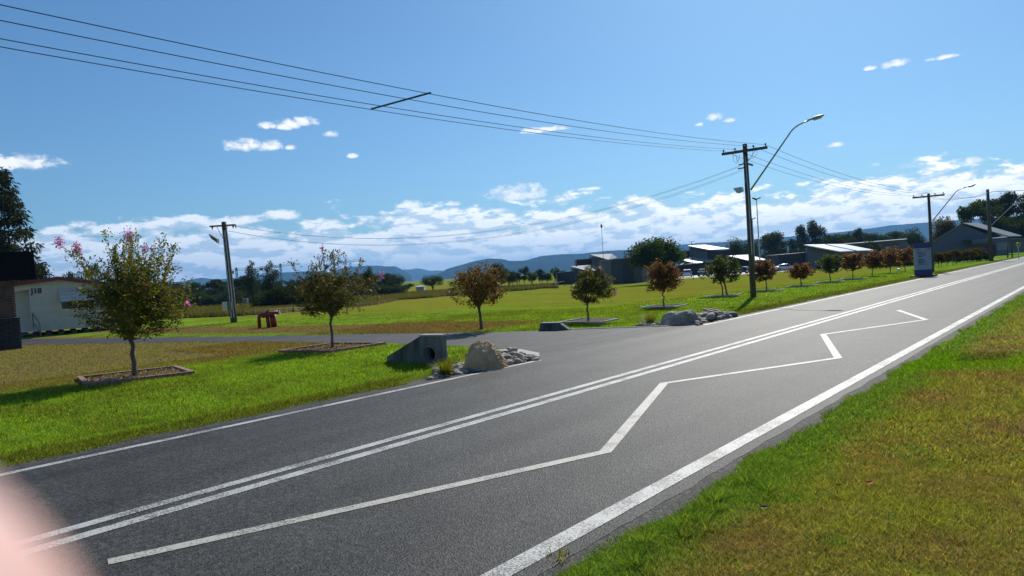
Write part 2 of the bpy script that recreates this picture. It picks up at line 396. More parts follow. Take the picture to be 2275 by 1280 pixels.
MT = dict(
    turf=turf_mat('lawn_turf', False), blades=turf_mat('lawn_blades', True),
    asphalt=asphalt_mat('road_asphalt', (.058, .057, .052), .55, .60, .14), drive=asphalt_mat('driveway_asphalt', (.055, .056, .056), .55, .68, .18),
    shoulder=asphalt_mat('shoulder_gravel', (.070, .067, .061), .8, .8, .2), carpark=asphalt_mat('car_park_asphalt', (.16, .155, .15), .2),
    paint=paint_mat('road_paint', (.50, .51, .49), .48), paint_c=paint_mat('road_paint_cream', (.48, .46, .40), .44),
    wood=mat('weathered_timber', (.105, .088, .070), .85, var=.45, vscale=9, bump=.6, bscale=20, stretch=(1, 1, .08)),
    wood_l=mat('grey_timber', (.19, .18, .165), .85, var=.4, vscale=9, bump=.5, stretch=(1, 1, .1)),
    steel=mat('galvanised_steel', (.42, .44, .46), .42, .8, var=.15), dark=mat('dark_metal', (.03, .03, .033), .5),
    wire=mat('overhead_cable', (.028, .028, .032), .5, spec=.5), ceram=mat('insulator_ceramic', (.12, .07, .05), .25),
    concrete=mat('headwall_concrete', (.14, .143, .145), .85, var=.6, vscale=2.2, bump=.35, bscale=60, stretch=(1.6, 1.6, .45)),
    kerb=mat('kerb_concrete', (.42, .40, .36), .85, var=.25, vscale=6, bump=.3),
    edging=mat('brick_edging', (.30, .17, .115), .85, var=.35, vscale=14, bump=.4),
    mulch=mat('bark_mulch', (.16, .115, .080), .95, spec=.1, var=.7, vscale=40, bump=1, bscale=60),
    bark=mat('tree_bark', (.15, .115, .085), .85, var=.4, vscale=16, bump=.5, stretch=(1, 1, .3)),
    bark_d=mat('dark_bark', (.075, .06, .048), .9, var=.4, vscale=4, bump=.6),
    leaf=leaf_mat('crepe_leaf', .46, .5, 1.1, .15), farleaf=leaf_mat('tree_leaf', .32, .8, 1.0, .04), flower=leaf_mat('flower_petal', .5, .7, 1.0, .1, (1, 1, 1)),
    sand=mat('sandstone', (.66, .45, .24), .9, var=.3, vscale=2.6, bump=1.0, bscale=9, rgb2=(.48, .30, .16)),
    rock=mat('grey_boulder', (.42, .36, .28), .9, var=.5, vscale=2.0, bump=1.0, bscale=8),
    red=mat('red_pipe_paint', (.27, .012, .018), .38, var=.2), board=mat('cream_weatherboard', (.60, .57, .46), .6, var=.08, vscale=3),
    darkred=mat('dark_red_trim', (.17, .025, .028), .5), roofred=mat('faded_roof_sheet', (.40, .20, .16), .6),
    glass=mat('dark_window_glass', (.012, .014, .018), .08, spec=.8), white=mat('white_painted_metal', (.72, .72, .70), .45, var=.06),
    awning=mat('cream_awning_sheet', (.62, .58, .50), .5, var=.1), letter=mat('black_lettering', (.012, .012, .012), .5),
    brick=mat('brown_brick', (.125, .070, .060), .85, var=.5, vscale=3, bump=.4), mortar=mat('pale_mortar', (.44, .40, .37), .9, var=.15),
    brick_d=mat('charcoal_brick', (.028, .029, .036), .75, var=.4, vscale=3, bump=.3), panel=mat('black_panel', (.006, .007, .012), .8, spec=.1),
    charcoal=mat('charcoal_cladding', (.020, .023, .034), .55, var=.25, vscale=.8), slate=mat('blue_grey_cladding', (.125, .15, .175), .6, var=.12),
    slate_d=mat('slate_blue_board', (.085, .108, .150), .6, var=.12), zinc=mat('zinc_roof_sheet', (.50, .52, .54), .42, .2, var=.1),
    zinc_m=mat('matt_zinc_roof', (.17, .20, .23), .7, 0, var=.1, spec=.15), redbrick=mat('red_brown_brick', (.10, .055, .045), .85, var=.3),
    blue=mat('sign_blue', (.012, .028, .15), .45), signw=mat('sign_white', (.34, .39, .45), .5), ink=mat('sign_ink', (.03, .05, .12), .6),
    yellow=mat('sign_yellow', (.75, .50, .01), .5), rubber=mat('tyre_rubber', (.015, .015, .015), .8), rim=mat('wheel_rim', (.35, .36, .37), .35, .8),
    lampg=mat('lamp_lens', (.55, .56, .55), .2), tailr=mat('tail_lamp', (.25, .01, .01), .2),
    crane=mat('crane_paint', (.05, .16, .24), .6),
)
def ribs(m_, axis, freq):
    nt = m_.node_tree; t = NT(nt); p = nt.nodes['Principled BSDF']; co = t.n('ShaderNodeTexCoord').outputs['Object']
    v = t.sep(co)[axis]; bn = t.n('ShaderNodeBump'); bn.inputs['Strength'].default_value = .5; bn.inputs['Distance'].default_value = .03
    t.put(bn.inputs['Height'], t.m('SINE', t.m('MULTIPLY', v, freq))); t.L.new(bn.outputs[0], p.inputs['Normal'])
def paint(name, rgb): 
    m_ = mat(name, rgb, .3, .35); m_.node_tree.nodes['Principled BSDF'].inputs['Coat Weight'].default_value = .7; return m_

# ------------------------------------------------------------------ ground sheet
def lines(parts):
    out = []
    for a, b, n in parts: out += list(np.linspace(a, b, n, endpoint=False))
    return np.array(out+[parts[-1][1]])
gx = lines([(-9000, -2000, 8), (-2000, -400, 10), (-400, -90, 12), (-90, -40, 30), (-40, -20, 34), (-20, -10.2, 64), (-10.2, -9.5, 20), (-9.5, -2.9, 8), (-2.9, -2.2, 24), (-2.2, 3, 52), (3, 12, 20), (12, 60, 16), (60, 500, 8), (500, 9000, 8)])
gy = lines([(-9000, -400, 8), (-400, -30, 12), (-30, 0, 24), (0, 24, 130), (24, 40, 36), (40, 110, 60), (110, 400, 24), (400, 2000, 10), (2000, 9000, 8)])
V = [(a, b, gz(a, b)) for b in gy for a in gx]; nx = len(gx)
F = [(j*nx+i, j*nx+i+1, (j+1)*nx+i+1, (j+1)*nx+i) for j in range(len(gy)-1) for i in range(nx-1)]
me = bpy.data.meshes.new('ground'); me.from_pydata(V, [], F); me.polygons.foreach_set('use_smooth', [True]*len(F))
tag(link('ground', me, MT['turf']), kind='structure')
def sheet(name, pts, z, m_, parent=None, drape=False):
    me = bpy.data.meshes.new(name)
    me.from_pydata([(p[0], p[1], (gz(p[0], p[1])+z) if drape else z) for p in pts], [], [tuple(range(len(pts)))])
    o = link(name, me, m_, parent)
    if not parent: tag(o, kind='structure')
    return o
def strip(name, a, b, z, m_, parent=None, drape=True):
    """ribbon between two polylines of equal length"""
    n = len(a); vs = [(p[0], p[1], (gz(*p[:2]) if drape else 0)+z) for p in a]+[(p[0], p[1], (gz(*p[:2]) if drape else 0)+z) for p in b]
    me = bpy.data.meshes.new(name); me.from_pydata(vs, [], [(i, i+1, n+i+1, n+i) for i in range(n-1)])
    o = link(name, me, m_, parent)
    if not parent: tag(o, kind='structure')
    return o
XL, XC, XR = -9.36, -6.4, -2.97
# shoulder of loose gravel with a ragged outer edge, then the asphalt
ys = np.concatenate([np.linspace(-30, 0, 40), np.linspace(0.1, 40, 400), np.linspace(41, 300, 60)])
def rag(y, s, amp=.09): return amp*(noise.noise(Vector((y*1.7, s, 0)))+.6*noise.noise(Vector((y*6.3, s+4, 0))))
strip('shoulder', [(-10.05, y) for y in ys], [(-2.2, y) for y in ys], -.003, MT['shoulder'], drape=False)
road = strip('road', [(-9.62+rag(y, 21, .05), y) for y in ys], [(-2.76+rag(y, 5, .03), y) for y in ys], 0.0, MT['asphalt'], drape=False)
def line_mark(name, x0, x1, y0, y1, m_='paint'):
    yy = np.linspace(y0, y1, max(3, int((y1-y0)/.5)) if y1-y0 < 120 else 200)
    return strip(name, [(x0+rag(y, x0, .006), y) for y in yy], [(x1+rag(y, x1*3, .006), y) for y in yy], .004, MT[m_], drape=False)
line_mark('edge_line', -9.44, -9.31, -20, 12.6); line_mark('edge_line', -9.44, -9.31, 20.6, 300)
line_mark('edge_line', -3.06, -2.895, -20, 300)
line_mark('centre_line', -6.63, -6.49, -20, 300); line_mark('centre_line', -6.35, -6.20, -20, 300)
zz = [(-5.48, 2.27), (-4.00, 6.36), (-5.46, 10.46), (-3.84, 13.85), (-5.28, 17.95), (-3.84, 21.75), (-5.22, 25.35)]
def offs(P, w_):
    L_, R_ = [], []
    for i, p in enumerate(P):
        ns = []
        for a, b in ((i-1, i), (i, i+1)):
            if a >= 0 and b < len(P):
                d = Vector((P[b][0]-P[a][0], P[b][1]-P[a][1])).normalized(); ns.append(Vector((-d.y, d.x)))
        n_ = sum(ns, Vector((0, 0))).normalized(); k = w_/2/max(.3, n_.dot(ns[0]))
        L_.append((p[0]+n_.x*k, p[1]+n_.y*k)); R_.append((p[0]-n_.x*k, p[1]-n_.y*k))
    return L_, R_
a, b = offs(zz, .13); strip('zigzag_line', a, b, .004, MT['paint_c'], drape=False)
# driveway: runs from the road mouth to the left
up = [(-9.63, 20.9), (-10.4, 20.35), (-11.3, 20.0), (-12.6, 19.6), (-14.1, 19.1), (-15.3, 18.7), (-17.5, 18.3), (-20.2, 18.0), (-24.5, 17.3), (-29.4, 16.7), (-37, 15.8), (-45, 15.0), (-75, 11.5), (-120, 6)]
lo = [(-9.63, 12.3), (-10.3, 13.3), (-11.2, 14.0), (-12.2, 14.5), (-13.8, 14.8), (-15.3, 15.0), (-17.1, 15.15), (-20, 15.2), (-23.5, 15.2), (-27.5, 14.95), (-33, 13.9), (-38.5, 12.8), (-66, 8.6), (-110, 2.2)]
strip('driveway', up, lo, -.0012, MT['drive'], drape=False)
# fill under the driveway edge is ground; a pale gravel lip where the drive meets the road
strip('driveway_lip', [(-9.9, 12.35), (-10.6, 13.15), (-11.6, 13.85)], [(-9.62, 12.9), (-10.2, 13.7), (-11.2, 14.3)], .030, MT['kerb'], drape=True)
# car park beyond the lawn
P0, P1, P2, P3 = gpix(1490, 621), gpix(1800, 600), col_at(1830, 190), col_at(1480, 175)
sheet('car_park', [P0, P1, P2, P3], .03, MT['carpark'], drape=True)
Pa = [gpix(x_, y_) for x_, y_ in ((1500, 618), (1620, 612), (1790, 601), (1880, 596), (1980, 589), (2060, 585.5), (2150, 580), (2235, 576))]
strip('path', [(p.x, p.y) for p in Pa], [(p.x+.5, p.y+2.4) for p in Pa], .03, MT['kerb'])

# ------------------------------------------------------------------ grass blades
def blades(name, sets, lean=.6):
    """sets of ((n,2) points, min height, max height, width): one triangular blade at each point"""
    pts = np.concatenate([q[0] for q in sets]); hmin, hmax, wd = [np.concatenate([np.full(len(q[0]), q[k]) for q in sets]) for k in (1, 2, 3)]
    n = len(pts)
    z = np.array([gz(a, b) for a, b in pts]); h = RNG.uniform(hmin, hmax, n); th = RNG.uniform(0, 2*np.pi, n); ph = RNG.uniform(0, 2*np.pi, n)
    ln = RNG.uniform(.15, 1, n)**1*lean*h*1.6
    base = np.stack([pts[:, 0], pts[:, 1], z-.006], 1); wv = np.stack([np.cos(th), np.sin(th), 0*th], 1)*(wd*RNG.uniform(.6, 1.4, n)/2)[:, None]
    tip = base+np.stack([np.cos(ph)*ln, np.sin(ph)*ln, h], 1)
    V = np.empty((n, 3, 3)); V[:, 0] = base-wv; V[:, 1] = base+wv; V[:, 2] = tip
    t = RNG.uniform(.30, 1.75, n); c = np.stack([t*RNG.uniform(.8, 1.3, n), t, t*RNG.uniform(.6, 1.6, n)], 1); st_ = RNG.random(n) < .10; c[st_] *= np.array([1.7, 1.15, 2.2])
    return fast_mesh(name, V.reshape(-1, 3), 3, c)
def vis(P, m=40):
    d = P-np.array(EYE); dd = d@np.array(CF); x_ = 1137.5+FPX*(d@np.array(CR))/dd; y_ = 640-FPX*(d@np.array(CU))/dd
    return (dd > .5) & (x_ > -500) & (x_ < 2275+500) & (y_ < 1280+700)
def scatter(n, x0, x1, y0, y1, keep=None):
    p = np.stack([RNG.uniform(x0, x1, n), RNG.uniform(y0, y1, n)], 1)
    p = p[vis(np.column_stack([p, np.zeros(len(p))]))]
    if keep is not None: p = p[keep(p)]
    return p
def ragx(p, s, a): return np.array([a*(noise.noise(Vector((q*1.3, s, 0)))+.6*noise.noise(Vector((q*5.1, s, 3)))) for q in p])
def clumps(n, x0, x1, y0, y1, per, rad, seed):
    rg = np.random.default_rng(seed); c = np.stack([rg.uniform(x0, x1, n), rg.uniform(y0, y1, n)], 1)
    return (c[:, None, :]+rg.normal(0, 1, (n, per, 2))*(rad*rg.uniform(.5, 1.4, n))[:, None, None]).reshape(-1, 2)
kr = lambda p: p[:, 0] > -2.64+ragx(p[:, 1], 3., .07)-.05*np.sin(p[:, 1]*2.1)-.03*np.sin(p[:, 1]*5.7+1)
A = [scatter(300000, -2.9, 2.2, 1.5, 7, kr), scatter(200000, -2.9, 5, 7, 15, kr), scatter(90000, -2.9, 10, 15, 34, kr)]
tag(link('grass', blades('grass', [(p, *q) for p, q in zip(A, ((.015, .050, .0052), (.02, .060, .010), (.03, .07, .020)))]+[(clumps(120, -2.5, 3, 2, 9, 60, .05, 1), .04, .085, .005), (np.array([(a, b) for a, b in clumps(26, -2.50, -2.15, 3.3, 6.2, 46, .035, 2)]), .06, .13, .006), (clumps(160, -2.5, 6, 8, 22, 50, .09, 3), .04, .10, .010)], 1.1), MT['blades']), label='mown olive and brown lawn grass on the near right verge', cat='grass', kind='stuff')
def in_drive(p):
    yu = np.interp(-p[:, 0], [-q[0] for q in up], [q[1] for q in up]); yl = np.interp(-p[:, 0], [-q[0] for q in lo], [q[1] for q in lo])
    return (p[:, 1] < yu+.05) & (p[:, 1] > yl-.05)
beds_xy = []
def kl(p):
    k = p[:, 0] < -9.76+ragx(p[:, 1], 17., .10); k &= ~in_drive(p)
    # pebble bed by the boulder
    k &= ~((p[:, 0] > -11.0-.0*p[:, 1]) & (p[:, 1] > 9.2) & (p[:, 1] < 13.4) & (p[:, 0] > -10.1-1.1*np.clip((p[:, 1]-9.2)/2, 0, 1)))
    k &= ~((p[:, 0] > -11.3) & (p[:, 1] > 20.3) & (p[:, 1] < 24.6) & (p[:, 0] > -9.9-1.0*np.clip((25-p[:, 1])/3, 0, 1)))
    for (cx, cy) in beds_xy: k &= (abs(p[:, 0]-cx) > 1.0) | (abs(p[:, 1]-cy) > 1.0)
    return k

# ------------------------------------------------------------------ crepe myrtle street trees
GREEN = [(.055, .085, .012), (.040, .066, .014), (.090, .100, .014), (.125, .095, .012)]
MIXED = [(.040, .060, .012), (.085, .060, .012), (.120, .062, .014), (.055, .065, .014)]
REDD = [(.130, .048, .020), (.105, .042, .018), (.150, .070, .020), (.070, .055, .016)]
def leaves_mesh(name, P, D, size, pal, w_=.5, droop=.3, palw=None):
    """P positions, D outward directions"""
    n = len(P); D = D+RNG.normal(0, .35, (n, 3)); D[:, 2] -= droop*RNG.random(n); D /= np.linalg.norm(D, axis=1)[:, None]
    up_ = RNG.normal(0, 1, (n, 3)); s = np.cross(D, up_); s /= np.linalg.norm(s, axis=1)[:, None]+1e-9
    L_ = size*RNG.uniform(.6, 1.3, n)[:, None]; V = np.empty((n, 4, 3))
    V[:, 0] = P; V[:, 1] = P+D*L_*.5+s*L_*w_*.5; V[:, 2] = P+D*L_; V[:, 3] = P+D*L_*.5-s*L_*w_*.5
    pal = np.array(pal); idx = RNG.choice(len(pal), n, p=palw)
    c = pal[idx]*RNG.uniform(.8, 2.0, n)[:, None]
    return fast_mesh(name, V.reshape(-1, 3), 4, c)
def crepe(loc, H, Rc, Hc, pal, nleaf, lsize, shoots=0, flowers=(), label='', seed=0, bend=.04, fork=False, palw=None, tr=.045, squash=1.0, bias=(0, 0), group='crepe myrtle street trees', shoot_len=.8, gappy=.5):
    rnd = random.Random(seed)
    root = empty('crepe_myrtle_tree', loc, label=label, cat='tree', group=group)
    tb = MB(); ths = [Vector((0, 0, -.08))]
    for i in range(1, 6): ths.append(Vector((rnd.uniform(-bend, bend)*i/3, rnd.uniform(-bend, bend)*i/3, Hc*i/5)))
    tb.tube(ths, [tr*1.25, tr, tr*.95, tr*.9, tr*.85, tr*.85], 9)
    base = ths[-1]; mid = Hc + (H-Hc)*.45
    tips = []; nl = 9
    for k in range(nl):
        a = 2*math.pi*(k+rnd.uniform(-.3, .3))/nl; r_ = Rc*rnd.uniform(.55, .95); top = Vector((bias[0]*.6+math.cos(a)*r_, bias[1]*.6+math.sin(a)*r_, Hc+(H-Hc)*rnd.uniform(.35, .9)))
        if k == 0: top = Vector((bias[0]*.3, bias[1]*.3, H*.93))
        st = base-Vector((0, 0, rnd.uniform(0, .18)*Hc if fork else .02)); pts = []
        for j in range(6):
            t = j/5; p = st.lerp(top, t); p.z = st.z+(top.z-st.z)*(t**.8); p += Vector((rnd.uniform(-1, 1), rnd.uniform(-1, 1), 0))*.03*j/3
            pts.append(p)
        tb.tube(pts, [tr*.6*(1-.85*j/5)+.003 for j in range(6)], 5); tips.append(pts)
    P, D = [], []; ntw = max(20, nleaf//16)
    lobes = [(rnd.uniform(0, 6.28), rnd.uniform(-.9, .9), rnd.uniform(.10, .28)) for _ in range(16)]
    for k in range(ntw):
        # a point in the crown: an uneven, flat-bottomed dome
        for _ in range(30):
            u = Vector((rnd.gauss(0, 1), rnd.gauss(0, 1), rnd.gauss(0, 1))).normalized()*(rnd.random()**.42)
            a_ = math.atan2(u.y, u.x)
            if noise.noise(Vector((u.x*2.3+seed, u.y*2.3, u.z*2.8))) > .22-.30*gappy: continue
            break
        t_ = min(1, max(0, (u.z+1)/2)); rl = np.interp(t_, [0, .12, .35, .65, .85, 1], [.35, .78, 1.0, .88, .62, .40]); hr = math.hypot(u.x, u.y)+1e-6; rr_ = rl*min(1, hr/max(.2, math.sqrt(max(.05, 1-u.z*u.z))))
        lump = 1+.22*math.sin(3*a_+seed)+.14*math.sin(5*a_+seed*2+u.z*3)
        cz = Hc+(H-Hc)*.44
        wz = 1.0 if u.z > 0 else .92
        q = Vector((bias[0]+u.x/hr*rr_*Rc*lump, bias[1]+u.y/hr*rr_*Rc*lump, Hc-.02*(H-Hc)+t_*(H-Hc)*(1+.16*math.sin(4*a_+seed)*t_)*squash))
        li = rnd.choice(tips); s_ = min(li, key=lambda v_: (v_-q).length)
        out = Vector((q.x-bias[0]*.5, q.y-bias[1]*.5, 0)).normalized()*.75+Vector((rnd.uniform(-.3, .3), rnd.uniform(-.3, .3), rnd.uniform(-.1, .9)))
        out.normalize(); tl = rnd.uniform(.18, .38)*(H/3)
        e = q+out*tl*.6+Vector((0, 0, -.05*rnd.random())); q0 = q-out*tl*.4
        tb.tube([q0.lerp(s_, .35) if (s_-q).length < .5*Rc else q0, q, e], [.006, .004, .002], 3, False)
        nn = max(6, nleaf//ntw)
        for j in range(nn):
            t = (j+rnd.random())/nn; p = q0.lerp(e, t); sd = 1 if j % 2 else -1
            lat = out.cross(Vector((rnd.uniform(-.4, .4), rnd.uniform(-.4, .4), 1))).normalized()*sd
            P.append(p+lat*rnd.uniform(0, .05)+Vector((rnd.gauss(0, .03), rnd.gauss(0, .03), rnd.gauss(0, .03)))); D.append(lat*.8+out*.5)
    fl = []
    for k in range(shoots):
        a = 2*math.pi*(k*.618+rnd.uniform(-.08, .08)); r_ = Rc*rnd.uniform(.15, .85)
        s_ = Vector((bias[0]+math.cos(a)*r_, bias[1]+math.sin(a)*r_, Hc+(H-Hc)*.70)); ln = shoot_len*rnd.uniform(.55, 1.0)
        dr = Vector((math.cos(a)*.55*r_/Rc+rnd.uniform(-.15, .15), math.sin(a)*.55*r_/Rc+rnd.uniform(-.15, .15), 1)).normalized()
        e = s_+dr*ln+Vector((0, 0, -.03)); m1 = s_.lerp(e, .5)+Vector((rnd.uniform(-.03, .03), rnd.uniform(-.03, .03), 0))
        tb.tube([s_-dr*.35*ln, s_, m1, e], [.008, .006, .004, .002], 3, False)
        shoot(P, D, s_, m1, e, rnd, ln); fl.append(e)
    for (dx, dy, dz, fx, fy, fz, *_) in flowers:      # explicit flowering shoots: from crown point to flower tip (local)
        s_ = Vector((dx, dy, dz)); e = Vector((fx, fy, fz)); m1 = s_.lerp(e, .5)+Vector((0, 0, .05))
        tb.tube([s_, m1, e], [.009, .006, .003], 4, False); shoot(P, D, s_.lerp(m1, .4), m1, e, rnd, (e-s_).length)
    tb.build('trunk', MT['bark'], root, smooth=True)
    link('crown', leaves_mesh('crown', np.array(P), np.array(D), lsize, pal, .52, .3, palw), MT['leaf'], root)
    for f_ in flowers:
        e = Vector(f_[3:6]); fs_ = f_[6] if len(f_) > 6 else 1; n = int(150*fs_); pp = np.array(e)+RNG.normal(0, 1, (n, 3))*np.array([.052, .052, .080])*f_scale(H)*fs_**.5
        pp[:, 2] += .02
        fo = link('flower_cluster', leaves_mesh('flower_cluster', pp, RNG.normal(0, 1, (n, 3)), .045*f_scale(H), [(.52, .15, .38), (.56, .27, .48), (.40, .09, .28)], .8, 0), MT['flower'], root); fo['kind'] = 'stuff'
    return root
def f_scale(H): return .75+.09*H
def shoot(P, D, a, m1, e, rnd, ln):
    n = int(30*ln/.6)+6
    for j in range(n):
        t = j/n; p = a.lerp(m1, t*2) if t < .5 else m1.lerp(e, t*2-1); ax = (e-a).normalized(); sd = 1 if j % 2 else -1
        lat = ax.cross(Vector((math.cos(j*.9), math.sin(j*.9), .2))).normalized()*sd
        P.append(p); D.append(lat+ax*.5)
        if rnd.random() < .25:   # small side sprigs
            q = lat*.10*ln+ax*.06
            for i in range(5): P.append(p+q*(i/4)*1.6); D.append(ax*(1 if i % 2 else -.4)+lat*.4)
def cl(loc, px, py):
    """local coordinates of an image point at the tree's distance"""
    return tuple(wpix(px, py, depth(loc))-loc)
T = []
L1 = gpix(300, 838)
f1 = []
for (a, b, c, d, e_) in ((225, 640, 132, 540, .9), (225, 640, 172, 556, .9), (295, 620, 286, 526, 1), (300, 620, 322, 556, .35), (390, 690, 418, 678, .25)):
    f1.append((*cl(L1, a, b), *cl(L1, c, d), e_))
crepe(L1, 2.62, 1.04, .86, GREEN+[(.12, .085, .010)], 17000, .066, shoots=20, flowers=f1, bias=(CR.x*.14, CR.y*.14), seed=3, tr=.055, shoot_len=1.25, gappy=.25,
      label='nearest and largest crepe myrtle with long flowering shoots in front of the cream hut')
L2 = gpix(739, 775)
f2 = [(*cl(L2, 725, 615), *cl(L2, 715, 552), .25), (*cl(L2, 800, 640), *cl(L2, 846, 612), .5)]
crepe(L2, 2.25, 1.02, .90, MIXED+[(.035, .055, .014)], 8500, .070, shoots=10, flowers=f2, seed=11, tr=.042, shoot_len=1.0, gappy=.6,
      label='open crepe myrtle, thin trunk and pink tip in the brick edged bed by the drive')
L3 = gpix(1069, 733)
crepe(L3, 2.2, .92, .80, [(.115, .058, .014), (.085, .050, .012), (.055, .055, .014), (.13, .07, .014)], 8000, .072, shoots=5, seed=23, tr=.055, fork=True, shoot_len=.35, gappy=.55,
      label='orange brown crepe myrtle standing across the driveway behind the tan boulder')
L4 = gpix(1308, 713)
f4 = [(*cl(L4, 1335, 660), *cl(L4, 1368, 652), .4), (*cl(L4, 1318, 620), *cl(L4, 1332, 597), .3), (*cl(L4, 1305, 620), *cl(L4, 1302, 606), .3)]
crepe(L4, 1.82, .70, .66, [(.045, .065, .014), (.065, .065, .012), (.080, .062, .012)], 7000, .070, shoots=3, flowers=f4, seed=31, tr=.036, fork=True, shoot_len=.3, gappy=.5, bias=(.12, .08),
      label='small green crepe myrtle with pale pink tips in front of the curved dark building')
rest = [((1475, 681), 580, 40, REDD, 'rust red crepe myrtle in a timber edged bed behind the grey boulder', 3800),
        ((1606, 657), 568, 44, [(.035, .055, .018), (.05, .07, .018), (.06, .06, .015)], 'dark green crepe myrtle tied to a leaning stake left of the tall power pole', 3600),
        ((1703, 646), 578, 31, REDD, 'red crepe myrtle just right of the tall power pole', 2600),
        ((1780, 636), 578, 30, REDD, 'low spreading red crepe myrtle, second to the right of the tall power pole', 2200),
        ((1845, 627), 564, 28, [(.035, .055, .018), (.05, .07, .018)], 'dark green crepe myrtle between two red ones, before the bright skillion roof', 2200),
        ((1895, 620), 558, 27, REDD, 'red brown crepe myrtle right of the green one under the tip of the bright roof', 2000),
        ((1938, 614), 556, 25, REDD, 'red crepe myrtle at the right end of the bright roof', 1800),
        ((1978, 607), 552, 22, REDD, 'slim red crepe myrtle third left of the blue and white sign', 1500),
        ((2011, 602), 549, 23, REDD, 'red crepe myrtle second left of the blue and white sign', 1500),
        ((2037, 598), 549, 20, REDD, 'red crepe myrtle half hidden by the left side of the blue and white sign', 1300)]
LT = [L1, L2, L3, L4]
for i, ((px, py), ty, wd, pal, lab, nl) in enumerate(rest):
    L_ = gpix(px, py); H_ = top_h(L_, ty); D_ = depth(L_); LT.append(L_)
    crepe(L_, H_, wd*D_/FPX*.95, H_*.33, pal, int(nl*1.7), .09+.008*i, shoots=3 if i < 2 else 0, seed=40+i*7, tr=.035, shoot_len=.3*H_/2, label=lab, gappy=[.3, .6, .4, .7, .3, .5, .8, .35, .6, .5][i], bias=(.10*math.sin(i*2.3), .10*math.cos(i*1.7)), squash=[1, .95, 1, .8, 1.05, 1, .9, 1, .92, 1][i])
# beds: four edging bars and a mulch patch
for i, L_ in enumerate(LT):
    if i in (2, 10, 11, 12, 13): continue
    rz = R(-18) if i == 0 else R(4); s_ = 1.05 if i < 2 else .80
    near = i < 2
    e = empty('tree_bed', (L_.x, L_.y, 0), rz, label=[
        'square red brick edged mulch bed under the nearest crepe myrtle', 'square red brick edged mulch bed under the open crepe myrtle by the driveway', '',
        'pale edged mulch bed under the small green crepe myrtle with pink tips', 'pale timber edged mulch bed under the rust red crepe myrtle', 'pale edged bed under the staked dark green crepe myrtle',
        'pale edged bed under the red crepe myrtle right of the tall power pole', 'pale edged bed under the low spreading red crepe myrtle', 'pale edged bed under the green crepe myrtle between red ones',
        'pale edged bed under the red brown crepe myrtle right of the green one'][i], cat='garden bed', group='edged beds under the street trees')
    beds_xy.append((L_.x, L_.y))
    for k in range(4):
        a_ = k*math.pi/2; m_ = Matrix.Rotation(a_, 3, 'Z'); c0 = m_@Vector((-s_, -s_+.05, 0)); c1 = m_@Vector((s_-.11, -s_+.05, 0))
        def loc2z(v): 
            q = Matrix.Rotation(rz, 3, 'Z')@v; return gz(L_.x+q.x, L_.y+q.y)
        if near:
            nb = 9
            for j in range(nb):
                p0, p1 = c0.lerp(c1, (j+.03)/nb), c0.lerp(c1, (j+.97)/nb); p0.z = loc2z(p0)+.035; p1.z = loc2z(p1)+.035
                MB().bar(p0, p1, .11, .09).build('brick', MT['edging'], e)
        else:
            p0, p1 = c0.copy(), c1.copy(); p0.z = loc2z(p0)+.02; p1.z = loc2z(p1)+.02
            MB().bar(p0, p1, .09, .05).build('edging_board', MT['kerb'], e)
    n_ = 14 if near else 6; vs = []; fs = []
    for jy in range(n_+1):
        for jx in range(n_+1):
            q = Vector(((-1+2*jx/n_)*(s_-.10), (-1+2*jy/n_)*(s_-.10), 0)); q.z = loc2z(q)+.012+.03*random.random()*near; vs.append(q)
    fs = [(jy*(n_+1)+jx, jy*(n_+1)+jx+1, (jy+1)*(n_+1)+jx+1, (jy+1)*(n_+1)+jx) for jy in range(n_) for jx in range(n_)]
    MB().add(vs, fs).build('mulch', MT['mulch'], e)
    if near:
        n = 1500; P = np.stack([RNG.uniform(-s_+.12, s_-.12, n), RNG.uniform(-s_+.12, s_-.12, n), np.zeros(n)+.035], 1)
        P[:, 2] = [loc2z(Vector((q[0], q[1], 0)))+.035 for q in P]
        o = link('bark_chips', leaves_mesh('bark_chips', P, RNG.normal(0, 1, (n, 3))*[1, 1, .35], .07, [(.21, .16, .12), (.11, .08, .06), (.21, .17, .13)], .45, 0), MT['farleaf'], e); o['kind'] = 'stuff'
# leaning stake beside the dark green tree
Lk = gpix(1616, 656); st = MB().tube([(0, 0, -.05), tuple(wpix(1603, 600, depth(Lk))-Lk)], [.05, .045], 8).build('tree_stake', MT['wood_l'], None, loc=Lk)
tag(st, 'grey leaning round stake at the foot of the dark green crepe myrtle', 'stake')
# now the left hand grass
A = [scatter(230000, -20, -9.5, 1, 12, kl), scatter(170000, -24, -9.5, 12, 30, kl), scatter(60000, -40, -20, 2, 30, kl), scatter(45000, -19, -9.5, 30, 70, kl)]
tag(link('grass', blades('grass', [(p, *q) for p, q in zip(A, ((.02, .058, .012), (.03, .07, .018), (.03, .05, .025), (.03, .07, .035)))]+[(clumps(260, -16, -10.2, 1, 12, 50, .12, 4), .05, .10, .012)], .9), MT['blades']), label='bright green lawn grass between the street trees and the road', cat='grass', kind='stuff')
print('trees done')
HAZE = 1.2e-4
